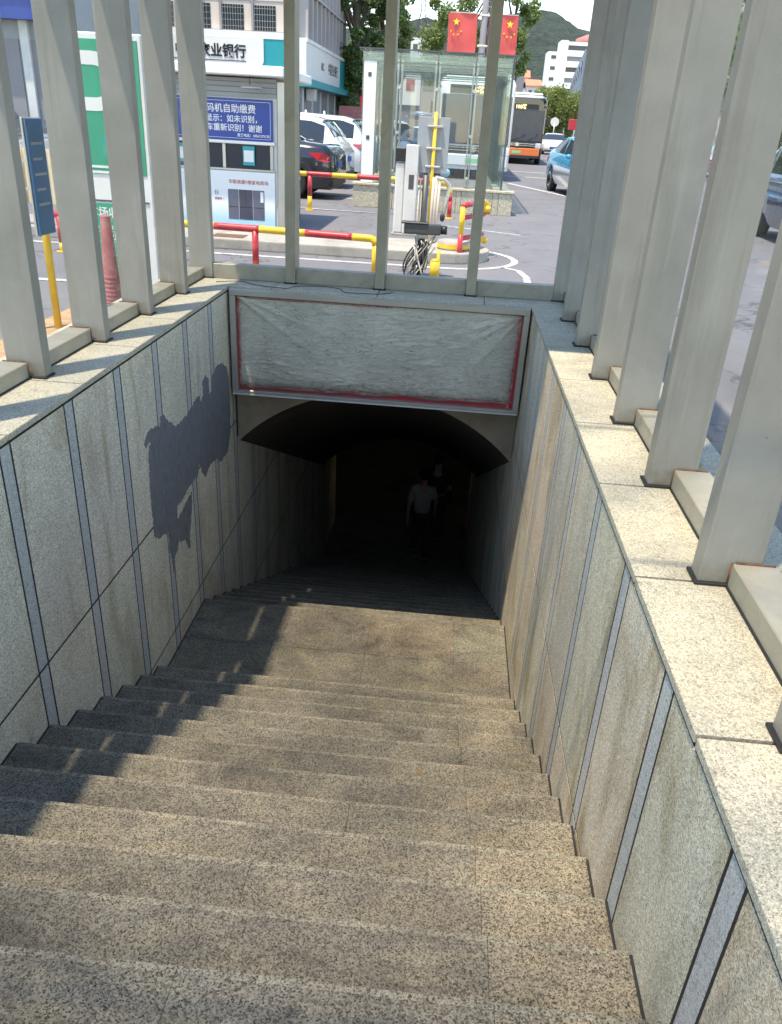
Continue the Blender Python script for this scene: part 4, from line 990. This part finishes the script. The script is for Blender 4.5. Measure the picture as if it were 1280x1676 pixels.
def make_bus(label, loc, rz, roofm, bodym, lowm, dest, H=3.05, W=2.5, rm=True):
    t = thing('bus', label, 'bus', loc, rz, 'city buses'); L = 10.5
    def ring_(y, ins, top): 
        w_ = W/2-ins; r = .22
        P_ = [(-w_, .30), (-w_, H-top-r), (-w_+r*.35, H-top-r*.3), (-w_+r*1.2, H-top), (w_-r*1.2, H-top), (w_-r*.35, H-top-r*.3), (w_, H-top-r), (w_, .30)]
        return [(x, y, z) for x, z in P_]
    secs = [ring_(.0, .16, .16), ring_(.08, .05, .05), ring_(.35, 0, 0), ring_(L, 0, 0)]
    vv = [p for s_ in secs for p in s_]; k = len(secs[0]); ff = [tuple(range(k))[::-1], tuple(range(3*k, 4*k))]
    for i in range(3):
        for j in range(k): ff.append((i*k+j, i*k+(j+1) % k, (i+1)*k+(j+1) % k, (i+1)*k+j))
    frommesh('body', vv, ff, bodym, t)
    MB().box((-1.0, .35, H-.02), (1.0, L-.3, H+.12)).build('roof', roofm, t, .06)
    MB().box((-1.02, .02, H-.16), (1.02, .14, H-.01)).build('roof_front', roofm, t, .06)
    MB().box((-W/2+.09, -.035, 1.02), (W/2-.09, .05, 2.42)).build('windscreen', 'buswind', t, .05, seg=2)
    db = MB().box((-.85, -.05, 2.44), (.85, .02, 2.68)).build('destination_display', 'black', t, .01)
    text(dest, .22, (0, -.052, 2.47), FACE_Y, 'displ', db, 'CENTER', .004)
    MB().box((-1.12, -.06, .40), (1.12, .06, .74)).build('bumper', lowm, t, .03)
    gr = MB().box((-.95, -.04, .76), (.95, .05, .98)).build('grille', 'black', t, .01)
    for z in (.84, .92): MB().box((-.9, -.055, z), (.9, -.041, z+.025)).build('chrome_bar', 'chrome', gr)
    MB().tube([(0, -.07, .89), (0, -.045, .89)], .09, 16).build('emblem_ring', 'chrome', gr)
    for s_ in (-1, 1):
        MB().box((s_*1.02-.15, -.06, .74), (s_*1.02+.15, .06, .98)).build('headlight', 'headlight', t, .03)
        if s_ > 0 and not rm: continue
        MB().box((s_*1.34-.08, -.28, 1.75), (s_*1.34+.08, -.18, 2.2)).build('mirror', 'black', t, .03)
        MB().tube([(s_*1.30, -.22, 2.2), (s_*1.28, -.1, 2.5), (s_*1.15, .05, 2.6)], .025, 8).build('mirror_arm', 'black', t)
        for y in (1.4, 7.6):
            wv = MB().tube([(s_*1.0, y, .46), (s_*1.255, y, .46)], .46, 22).build('wheel', 'rubber', t); MB().tube([(s_*1.2, y, .46), (s_*1.26, y, .46)], .26, 16).build('rim', 'chrome', wv)
        MB().box((s_*1.251-.004, .6, 1.25), (s_*1.251+.004, L-.4, 2.4)).build('side_window', 'carglass', t)
    MB().box((-.22, -.066, .50), (.22, -.061, .62)).build('number_plate', 'greenplate', t)
    MB().tube([(-.3, -.04, 1.06), (.35, -.05, 1.35)], .012, 6).build('wiper', 'black', t); MB().tube([(.5, -.04, 1.06), (.95, -.05, 1.4)], .012, 6).build('wiper', 'black', t)
    MB().box((-1.1, .3, .32), (1.1, L-.2, .5)).build('chassis', 'black', t)
    return t
M['displ'] = emit('display_text', (1, .75, .35), .8); carpaint('bus_orange', (.75, .18, .05), 0)
make_bus('dark blue city bus with a white roof and orange bumper on the road', (2.72, 43, 0), radians(-2), 'white', 'car_black', 'bus_orange', '108路')
make_bus('tall white bus seen through the panes of the glass entrance', (.36, 27.5, 0), radians(0), 'white', 'car_white', 'car_white', '15路', 2.95, 2.36, False)

# --- scooters
def scooter(label, loc, rz, col, cover=None):
    t = thing('scooter', label, 'scooter', loc, rz, 'electric scooters')
    for x in (-.55, .6):
        wv = MB().tube([(x, -.05, .24), (x, .05, .24)], .24, 18).build('wheel', 'rubber', t); MB().tube([(x, -.055, .24), (x, .055, .24)], .12, 12).build('rim', 'chrome', wv)
    MB().tube([(.58, 0, .3), (.5, 0, .7), (.42, 0, 1.02)], [.05, .10, .05], 10).build('front_shield', col, t)
    MB().tube([(.42, -.32, 1.06), (.42, 0, 1.0), (.42, .32, 1.06)], .018, 8).build('handlebar', 'black', t)
    MB().prism([(-.75, -.13, .55), (-.7, -.13, .75), (-.05, -.13, .72), (.05, -.13, .30), (.45, -.13, .25), (.45, -.13, .18), (-.3, -.13, .18)], (0, .26, 0)).build('body', col, t, .03)
    MB().prism([(-.75, -.12, .755), (-.72, -.12, .83), (-.1, -.12, .80), (-.05, -.12, .74)], (0, .24, 0)).build('seat', 'black', t, .03)
    MB().sphere((.50, 0, .92), .08, 12, 0, (.6, 1, 1)).build('headlight', 'headlight', t)
    for s_ in (-1, 1): MB().sphere((.42, s_*.30, 1.22), .06, 8, 0, (.3, 1, 1)).build('mirror', 'black', t)
    if cover:
        MB().tube([(.62, 0, .35), (.56, 0, .75), (.42, 0, 1.1)], [.25, .34, .2], 12).build('wind_apron', cover, t)
        MB().tube([(-.3, 0, .9), (-.28, 0, 1.3), (-.26, 0, 1.75)], [.02, .015, .015], 8).build('canopy_pole', 'black', t)
        MB().sphere((0, 0, 1.72), .62, 16, 0, (1.2, .75, .18)).build('rain_canopy', cover, t)
    return t
scooter('white scooter parked in the gap just left of the booth', (-5.3, 14.0, 0), radians(70), 'white')
scooter('dark scooter parked behind the white one left of the booth', (-5.6, 15.4, 0), radians(60), 'car_grey')
scooter('dark scooter under a navy rain canopy standing inside view of the glass entrance', (-1.15, 24.2, 0), radians(100), 'car_black', 'car_navy')
o = MB().sphere((0, 0, .20), .15, 16, 0, (1.1, .8, .9)).build('cloth_bag', 'sidebag' if 'sidebag' in M else 'teal'); o.location = (-.45, 26.6, 0)
M['bagblue'] = paint('bag_blue', (.25, .55, .70), .7); o.data.materials[0] = M['bagblue']; tag(o, 'light blue bulging cloth bag on the ground seen through the glass entrance', 'bag')
t = thing('utility_trike', 'white open three-wheeler with arched frames parked before the red shop', 'three-wheeler', (-5.6, 33, 0), .2)
MB().box((-1.2, -.5, .45), (.4, .5, .95)).build('cargo_box', 'white', t, .03)
for x in (-1.1, -.4, .3): MB().tube([(x, -.5, .9), (x, -.45, 1.6), (x, 0, 1.75), (x, .45, 1.6), (x, .5, .9)], .04, 8).build('hoop', 'white', t)
MB().box((.41, -.35, .4), (1.1, .35, 1.1)).build('cab', 'white', t, .08)
for x, y in ((-.9, -.5), (-.9, .5), (.9, 0)): MB().tube([(x, y-.05, .28), (x, y+.05, .28)], .28, 16).build('wheel', 'rubber', t)

# --- ribbed board by the left posts
t = thing('ribbed_board', 'cream ribbed plastic board standing behind the blue sign at far left', 'board', (-5.3, 10.0, .0))
mb = MB(); M['cream'] = paint('cream_plastic', (.72, .60, .38), .5)
mb.box((-.45, .01, .38), (.35, .03, 1.0))
for q in range(8): mb.tube([(-.42+q*.1, 0, .38), (-.42+q*.1, 0, 1.0)], .022, 8)
mb.build('panel', 'cream', t)
for x in (-.40, .30): MB().box((x, .031, 0), (x+.04, .07, .95)).build('leg', 'alu', t)

# ================================================================ TREES
def leafmat(nm, a, b_, c_):
    m, n, b = newmat(nm); g = n.nodes.new('ShaderNodeNewGeometry')
    c = ramp(n, g.outputs['Random Per Island'], [(0, a), (.55, b_), (1, c_)]); n.links.new(c, b.inputs['Base Color']); b.inputs['Roughness'].default_value = .5
    tr = N(n, 'ShaderNodeBsdfTranslucent'); n.links.new(c, tr.inputs[0]); mx = n.nodes.new('ShaderNodeMixShader'); mx.inputs[0].default_value = .45
    out = [x for x in n.nodes if x.type == 'OUTPUT_MATERIAL'][0]; n.links.new(b.outputs[0], mx.inputs[1]); n.links.new(tr.outputs[0], mx.inputs[2]); n.links.new(mx.outputs[0], out.inputs[0]); M[nm] = m
leafmat('leaf_poplar', (.07, .14, .045), (.14, .24, .08), (.34, .42, .22)); leafmat('leaf_bright', (.08, .15, .03), (.19, .28, .08), (.40, .46, .22)); leafmat('leaf_willow', (.12, .18, .05), (.22, .28, .08), (.32, .36, .13))
M['bark'] = paint('bark', (.12, .10, .08), .9, 0, .3, 8)
def tree(label, loc, h, rx, rz_, zc_, nclump, nleaf, ls, lm, seed, droop=0, group='street trees'):
    R = random.Random(seed); t = thing('tree', label, 'tree', loc, 0, group)
    MB().tube([(0, 0, 0), (.05, .03, h*.3), (-.05, .05, h*.6), (0, 0, h*.92)], [.028*h, .021*h, .013*h, .003*h], 10).build('trunk', 'bark', t)
    cl = []
    for q in range(nclump):
        while True:
            p = Vector((R.uniform(-1, 1), R.uniform(-1, 1), R.uniform(-1, 1)))
            if p.length < 1: break
        p = p.normalized()*(p.length**.55); cl.append((Vector((p.x*rx, p.y*rx, zc_+p.z*rz_)), R.uniform(.35, .8)*rx*.42))
    mb = MB()
    for p, r in cl[:max(8, nclump//4)]:
        z0 = max(.2*h, p.z-abs(p.x)*.9-.3*h*.5); mb.tube([(0, 0, min(z0, p.z)), (p.x*.5, p.y*.5, (z0+p.z)/2+.1), p], [.009*h, .006*h, .002*h], 6)
    mb.build('limbs', 'bark', t)
    vv = []; ff = []
    for q in range(nleaf):
        c0, r = cl[R.randrange(len(cl))]
        d = Vector((R.gauss(0, 1), R.gauss(0, 1), R.gauss(0, 1))).normalized()*r*(R.random()**.4)
        p = c0+d; 
        if droop: p.z -= abs(R.gauss(0, 1))*droop
        s_ = ls*R.uniform(.6, 1.3)
        u = Vector((R.gauss(0, 1), R.gauss(0, 1), R.gauss(0, .7))).normalized(); v = u.cross(Vector((R.gauss(0, 1), R.gauss(0, 1), R.gauss(0, 1)))).normalized()
        i = len(vv); vv += [p-u*s_, p+v*s_*.45, p+u*s_, p-v*s_*.45]; ff.append((i, i+1, i+2, i+3))
    frommesh('crown', vv, ff, lm, t)
    return t
tree('big dense dark green poplar beside the end of the bank', (-6.3, 50, 0), 13, 2.1, 5.6, 7.3, 95, 44000, .115, 'leaf_poplar', 1)
tree('second poplar with sunlit pale leaves right of the darkest one', (-5.55, 57, 0), 12.5, 1.75, 5.4, 7.0, 70, 26000, .11, 'leaf_bright', 2)
tree('broad bright green tree behind the left flag banner and glass entrance', (-.6, 46, 0), 9.5, 1.75, 3.4, 6.0, 50, 15000, .10, 'leaf_bright', 3)
tree('green tree behind the right flag banner with pale leaf tips', (2.35, 50, 0), 9.5, 1.25, 2.6, 6.6, 40, 8000, .10, 'leaf_bright', 4)
tree('yellow-green drooping willow over the road behind the dark bus', (9.2, 96, 0), 6, 3.3, 2.0, 4.0, 60, 14000, .16, 'leaf_willow', 5, .5)
tree('dark green tree under the white street lights beyond the willow', (15.5, 135, 0), 5, 4.5, 1.8, 2.6, 50, 10000, .2, 'leaf_poplar', 6)
tree('low green tree before the red roofed house', (5.5, 120, 0), 6, 3.2, 1.8, 3.8, 40, 8000, .2, 'leaf_willow', 7, .4)
tree('tall street tree on the right glimpsed between the right steel posts', (13.5, 36, 0), 11, 4, 4.5, 6.5, 70, 12000, .2, 'leaf_poplar', 8)
tree('street tree farther right hidden mostly by the right steel posts', (21, 60, 0), 11, 4.5, 4.5, 6.5, 70, 9000, .24, 'leaf_bright', 9)

# ================================================================ FAR BUILDINGS
t = thing('dark_shop_row', 'dark two storey shop row with a white poster behind the glass entrance', 'shops', (-1.6, 62, 0))
MB().box((-12, 0, 0), (5.5, 8, 5.2)).build('wall', 'greywall', t)
MB().box((-3.2, -.1, 2.7), (-1.6, -.001, 4.6)).build('poster', 'white', t); MB().box((-2.6, -.12, 3.6), (-2.0, -.101, 4.3)).build('poster_flower', 'fadedred', t)
MB().box((-7.5, -.3, 2.3), (-3.6, -.001, 3.2)).build('shop_sign', 'red', t); MB().box((-7.5, -.02, .1), (-3.8, -.001, 2.2)).build('shopfront', 'winglass', t)
for q in range(5): MB().box((-11+q*3.2, -.03, 3.7), (-9.8+q*3.2, -.002, 4.7)).build('window', 'winglass', t)
t = thing('red_kiosk', 'low red kiosk with white lettering board under the poplars', 'kiosk', (-5.1, 44, 0))
MB().box((-1.1, 0, 0), (1.0, 1.5, 1.9)).build('wall', 'red', t); MB().box((-1.2, -.1, 1.35), (1.1, -.001, 2.15)).build('sign_board', 'fadedred', t)
for x in (-.9, .1): MB().box((x, -.02, .5), (x+.7, -.001, 1.25)).build('window', 'winglass', t)
def block(name, label, cat, loc, rz, w_, d, h, wallm, rows_, cols, ww, wh, roof=None, band=False):
    t = thing(name, label, cat, loc, rz); MB().box((0, 0, 0), (w_, d, h)).build('wall', wallm, t)
    for r in range(rows_):
        z = h*(r+.35)/rows_
        if band: MB().box((w_*.04, -.15, z), (w_*.98, -.001, z+wh)).build('window_band', 'winglass', t)
        else:
            for c_ in range(cols):
                x = w_*(c_+.5)/cols-ww/2; MB().box((x, -.12, z), (x+ww, -.001, z+wh)).build('window', 'winglass', t)
    if roof: 
        e = .6; MB().prism([(-e, -e, h+.001), (w_+e, -e, h+.001), (w_+e, d*.5, h+roof), (-e, d*.5, h+roof)], (0, 0, .3)).build('roof', 'rooftile', t)
        MB().prism([(-e, d*.5, h+roof), (w_+e, d*.5, h+roof), (w_+e, d+e, h+.001), (-e, d+e, h+.001)], (0, 0, .3)).build('roof_back', 'rooftile', t)
    return t
M['rooftile'] = paint('roof_tiles', (.62, .22, .13), .8, 0, .12, 1)
t = block('tall_building', 'tall white stepped office building below the hill', 'office building', (25.8, 300, 0), 0, 3.8, 10, 25.3, 'white', 8, 1, 1.6, 1.0)
MB().box((3.8, -.4, 0), (6.2, 10, 28.6)).build('stair_tower', 'white', t)
for r in range(8):
    z = 2.4+r*3.1
    MB().box((6.2, -1.2, z), (16, 10, z+1.7)).build('balcony_band', 'white', t); MB().box((6.2, .4, z+1.701), (15.8, 10, z+3.095)).build('window_band', 'winglass' if r % 2 else 'siding', t)
MB().box((6.2, .0, 27.3), (16, 10, 28.3)).build('parapet', 'white', t)
M['domered'] = paint('dull_red_roof', (.42, .17, .15), .8)
MB().tube([(13.4, 5, 28.3), (13.4, 5, 29.6), (13.4, 5, 31.0)], [4.6, 4.4, .9], 8).build('red_roof', 'domered', t)
block('small_block', 'small white block with dark windows left of the tall building', 'apartment building', (21.5, 290, 0), 0, 3.6, 8, 15.5, 'white', 5, 2, 1.0, 1.3)
block('red_roofed_house', 'white house with a red tiled roof behind the dark bus', 'house', (13.2, 250, 0), 0, 3.6, 7, 14.6, 'offwhite', 4, 2, .8, 1.2, 1.8)
block('red_roofed_house', 'lower white house with red tiles right of the taller red roofed one', 'house', (16.6, 245, 0), 0, 3.2, 7, 12.4, 'offwhite', 4, 2, .8, 1.2, 1.6)
M['bluewall'] = paint('blue_wall', (.16, .20, .27), .7)
block('blue_grey_building', 'blue-grey flat faced building at the right beyond the road', 'building', (21.8, 190, 0), radians(-95.5), 70, 12, 11.5, 'bluewall' if 'bluewall' in M else 'siding', 3, 7, 1.6, 1.4)
block('pale_rooftop_house', 'pale house carrying the lattice mast above the glass entrance', 'house', (-13, 200, 0), 0, 6, 8, 18.6, 'offwhite', 5, 3, 1.0, 1.2)
block('right_side_block', 'pale street block glimpsed between the right posts', 'building', (24, 60, 0), radians(80), 60, 12, 10, 'beige', 3, 12, 1.8, 1.5)
t = thing('lattice_mast', 'thin steel lattice telecom mast on the pale house', 'mast', (-10.9, 203, 18.95))
for sx, sy in ((-1, -1), (1, -1), (1, 1), (-1, 1)): MB().tube([(sx*1.35, sy*1.35, 0), (sx*.45, sy*.45, 5), (sx*.35, sy*.35, 12)], .07, 6).build('leg', 'darksteel', t)
mb = MB()
for q in range(12):
    z0, z1 = q*1.0, q*1.0+1.0; w0 = 1.35-.18*z0 if z0 < 5 else .45-.014*(z0-5); w1 = 1.35-.18*z1 if z1 < 5 else .45-.014*(z1-5)
    mb.tube([(-w0, -w0, z0), (w1, -w1, z1)], .05, 4); mb.tube([(w0, -w0, z0), (-w1, -w1, z1)], .05, 4); mb.tube([(-w0, -w0, z0), (w0, -w0, z0)], .04, 4)
mb.build('bracing', 'darksteel', t)
for z, dx in ((8.2, -1), (8.8, 1.0), (7.4, .8)): MB().box((dx-.15, -.2, z), (dx+.15, .1, z+1.3)).build('antenna', 'alu', t); 
MB().box((-1.3, -.1, 8.5), (1.3, .0, 8.6)).build('antenna_arm', 'darksteel', t)
# street lights
lt = None
for i, (x, y, z, lb) in enumerate(((12.1, 118, 3.9, 'white many-armed ornamental street light, leftmost of the three'), (13.3, 117, 4.1, 'white many-armed ornamental street light, middle one of the three'), (14.9, 114, 4.6, 'white many-armed ornamental street light, rightmost and tallest of the three'))):
    if lt is None:
        t = thing('street_light', lb, 'street light', (x, y, 0), 0, 'ornamental white street lights'); lt = t
        MB().tube([(0, 0, 0), (0, 0, 5.2)], [.12, .07], 10).build('pole', 'white', t)
        for q in range(6):
            a = pi*q/3+.2; MB().tube([(0, 0, 4.5), (.55*cos(a), .55*sin(a), 4.55), (.75*cos(a), .75*sin(a), 4.8)], .05, 6).build('arm', 'white', t); MB().sphere((.75*cos(a), .75*sin(a), 4.95), .2, 10).build('lamp_globe', 'white', t)
        MB().sphere((0, 0, 5.5), .28, 10).build('lamp_globe', 'white', t)
    else: dup(lt, (x, y, 0), .3*i, lb)
t = thing('round_sign', 'small round white traffic sign beyond the bus', 'traffic sign', (7.6, 74, 0)); MB().tube([(0, 0, 0), (0, 0, 2.2)], .04, 8).build('pole', 'alu', t); MB().tube([(0, -.03, 2.3), (0, .03, 2.3)], .35, 18).build('disc', 'white', t)
t = thing('red_street_sign', 'small red board on a post above the distant cars', 'sign', (10.3, 82, 0)); MB().tube([(0, 0, 0), (0, 0, 2.3)], .04, 8).build('pole', 'alu', t); MB().box((-.6, -.04, 1.8), (.6, .04, 2.7)).build('board', 'red', t, .03)
t = thing('shrub_bed', 'yellow-green shrubs on the verge above the distant cars', 'shrubs', (9.5, 84, 0)); 
Rv = random.Random(4); vv = []; ff = []
for q in range(2500):
    p = Vector((Rv.gauss(0, .9), Rv.gauss(0, .5), abs(Rv.gauss(0, .4)))); u = Vector((Rv.gauss(0, 1), Rv.gauss(0, 1), Rv.gauss(0, 1))).normalized()*.12; v = u.cross(Vector((Rv.gauss(0, 1), Rv.gauss(0, 1), 1))).normalized()*.06; i = len(vv); vv += [p-u, p+v, p+u, p-v]; ff.append((i, i+1, i+2, i+3))
frommesh('foliage', vv, ff, 'leaf_bright', t)

# ================================================================ HILL
m, n, b = newmat('forest_hill'); co = coords(n)
f1 = noise(n, co, .09, 10, .8); f2 = noise(n, co, .008, 5, .6)
c = ramp(n, f1, [(.38, (.05, .08, .07)), (.52, (.10, .145, .11)), (.68, (.19, .23, .16))]); c = mix(n, c, (.30, .27, .21), ramp(n, f2, [(.66, 0), (.72, .8)]))  # greens lifted and blued a little, mild haze mixed into the colour
n.links.new(c, b.inputs['Base Color']); b.inputs['Roughness'].default_value = 1; bump(n, b, f1, 1, 30); M['hill'] = m
prof_h = [(-900, 60), (-500, 95), (-330, 118), (-212, 124), (-132, 140), (-72, 149), (26, 160), (60, 172), (88, 179), (105, 177), (122, 170), (140, 160), (160, 156), (191, 149), (260, 138), (420, 120), (800, 80)]
def ph(x):
    for (a, va), (b_, vb) in zip(prof_h, prof_h[1:]):
        if a <= x <= b_: t_ = (x-a)/(b_-a); return va+(vb-va)*(t_*t_*(3-2*t_))
    return 60
NXh, NYh = 220, 60; vv = []; ff = []
for j in range(NYh+1):
    for i in range(NXh+1):
        x = -900+1700*i/NXh; tj = j/NYh; y = 900+900*tj
        s_ = sin(min(1, tj/.667)*pi/2)**1.3 if tj < .667 else cos((tj-.667)/.333*pi/2)
        xr = x*(1500/max(y, 900))**0
        h = ph(xr)*s_; nz_ = mn.fractal(Vector((x*.006, y*.006, 0)), .9, 2.1, 6)*16+mn.fractal(Vector((x*.04, y*.04, 3)), .8, 2, 4)*3.5
        vv.append((x, y, max(-1, h+nz_*min(1, s_*1.2)-3)))
for j in range(NYh):
    for i in range(NXh): a = j*(NXh+1)+i; ff.append((a, a+1, a+NXh+2, a+NXh+1))
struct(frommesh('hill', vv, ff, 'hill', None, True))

# ================================================================ PEOPLE IN THE UNDERPASS
def skin_mesh(name, J, Eg, mat, parent, lvl=2):
    """J: name -> (pos, radius); Eg: list of joint pairs"""
    keys = list(J); me = bpy.data.meshes.new(name); me.from_pydata([J[k][0] for k in keys], [(keys.index(a), keys.index(b_)) for a, b_ in Eg], [])
    o = bpy.data.objects.new(name, me); C.objects.link(o)
    mod = o.modifiers.new('s', 'SKIN'); mod.use_smooth_shade = True
    sl = me.skin_vertices[0].data
    for k, v in zip(keys, sl):
        r = J[k][1]; v.radius = (r, r) if not hasattr(r, '__len__') else r
    sl[0].use_root = True
    o.modifiers.new('d', 'SUBSURF').levels = lvl
    dg = bpy.context.evaluated_depsgraph_get(); m2 = bpy.data.meshes.new_from_object(o.evaluated_get(dg)); m2.name = name
    bpy.data.objects.remove(o); m2.materials.clear(); m2.materials.append(M[mat]); 
    q = bpy.data.objects.new(name, m2); C.objects.link(q); q.parent = parent
    return q
def person(label, loc, rz, shirt, trouser, stride=.14, bag=None):
    t = thing('person', label, 'person', loc, rz)
    J = {'pelvis': ((0, 0, .94), (.15, .11)), 'waist': ((0, 0, 1.08), (.13, .095)), 'chest': ((0, .0, 1.28), (.16, .11)), 'neckb': ((0, .0, 1.44), (.07, .065)), 'neck': ((0, -.01, 1.50), (.052, .052)),
         'head': ((0, -.02, 1.60), (.075, .09)), 'crown': ((0, -.01, 1.68), (.07, .085))}
    E_ = [('pelvis', 'waist'), ('waist', 'chest'), ('chest', 'neckb'), ('neckb', 'neck'), ('neck', 'head'), ('head', 'crown')]
    for s_, n_ in ((-1, 'l'), (1, 'r')):
        f = stride*s_
        J.update({'hip'+n_: ((s_*.09, 0, .88), .085), 'knee'+n_: ((s_*.10, -f*.7-.03, .49), .055), 'ank'+n_: ((s_*.10, -f+.02, .09), .038), 'toe'+n_: ((s_*.11, -f-.15, .035), (.042, .03)),
                  'sho'+n_: ((s_*.175, 0, 1.38), .055), 'elb'+n_: ((s_*.24, .03+f*.5, 1.10), .04), 'wri'+n_: ((s_*.25, -.06+f, .87), .026), 'palm'+n_: ((s_*.25, -.075+f, .80), (.018, .036))})
        E_ += [('pelvis', 'hip'+n_), ('hip'+n_, 'knee'+n_), ('knee'+n_, 'ank'+n_), ('ank'+n_, 'toe'+n_), ('chest', 'sho'+n_), ('sho'+n_, 'elb'+n_), ('elb'+n_, 'wri'+n_), ('wri'+n_, 'palm'+n_)]
        for q, (dy, L_) in enumerate(((-.030, .068), (-.010, .078), (.010, .074), (.028, .058))):
            k1, k2 = f'f{q}a'+n_, f'f{q}b'+n_
            J[k1] = ((s_*.25, -.078+f+dy, .80-L_*.5-.02), .009); J[k2] = ((s_*.238, -.082+f+dy, .80-L_-.02), .008); E_ += [('palm'+n_, k1), (k1, k2)]
        J['th'+n_] = ((s_*.235, -.118+f, .80), .010); J['th2'+n_] = ((s_*.232, -.128+f, .765), .009); E_ += [('palm'+n_, 'th'+n_), ('th'+n_, 'th2'+n_)]
    skin_mesh('body', J, E_, 'skin', t)
    g = .022
    def big(k, e=g): p, r = J[k]; return (p, tuple(x+e for x in r) if hasattr(r, '__len__') else r+e)
    JS = {k: big(k) for k in ('pelvis', 'waist', 'chest', 'shol', 'shor')}; JS['neckb'] = (J['neckb'][0], .075)
    for n_ in 'lr':
        a, c_ = Vector(J['sho'+n_][0]), Vector(J['elb'+n_][0]); JS['mid'+n_] = (tuple(a+(c_-a)*.85), .06)
    skin_mesh('shirt', JS, [('pelvis', 'waist'), ('waist', 'chest'), ('chest', 'neckb'), ('chest', 'shol'), ('chest', 'shor'), ('shol', 'midl'), ('shor', 'midr')], shirt, t)
    JT = {'pelvis': big('pelvis', .012)}; ET = []
    for n_ in 'lr':
        for k in ('hip', 'knee', 'ank'): JT[k+n_] = big(k+n_, .018)
        ET += [('pelvis', 'hip'+n_), ('hip'+n_, 'knee'+n_), ('knee'+n_, 'ank'+n_)]
        p = Vector(J['ank'+n_][0]); 
        MB().sphere((p.x, p.y-.08, .045), .06, 12, 0, (.85, 2.2, .8)).build('shoe', 'black', t)
    skin_mesh('trousers', JT, ET, trouser, t)
    MB().sphere((0, .01, 1.665), .108, 16, 0, (.86, 1.0, .98)).build('hair', 'hair', t)
    for s_ in (-1, 1): MB().sphere((s_*.032, -.105, 1.615), .010, 8).build('eye', 'black', t); MB().sphere((s_*.082, -.01, 1.60), .022, 8, 0, (.4, .7, 1.2)).build('ear', 'skin', t)
    MB().sphere((0, -.118, 1.585), .014, 8, 0, (.8, 1, 1.3)).build('nose', 'skin', t); MB().sphere((0, -.108, 1.553), .020, 8, 0, (1.1, .4, .3)).build('mouth', 'red', t)
    if bag: MB().sphere((-.24, .05, .95), .13, 12, 0, (.6, 1, 1.1)).build('shoulder_bag', bag, t)
    return t
M['shirtcream'] = paint('cream_shirt', (.40, .39, .29), .8, 0, .06, 6); M['darkcloth'] = paint('dark_cloth', (.03, .03, .035), .9)
fl = FLOOR
person('person in a cream shirt and dark trousers walking away in the dark underpass', (-.16, 12.35, fl), pi+.1, 'shirtcream', 'darkcloth', .16)
person('person in dark clothes ahead and right of the cream shirted one in the underpass', (.07, 13.1, fl), pi-.1, 'darkcloth', 'darkcloth', .10, 'black')
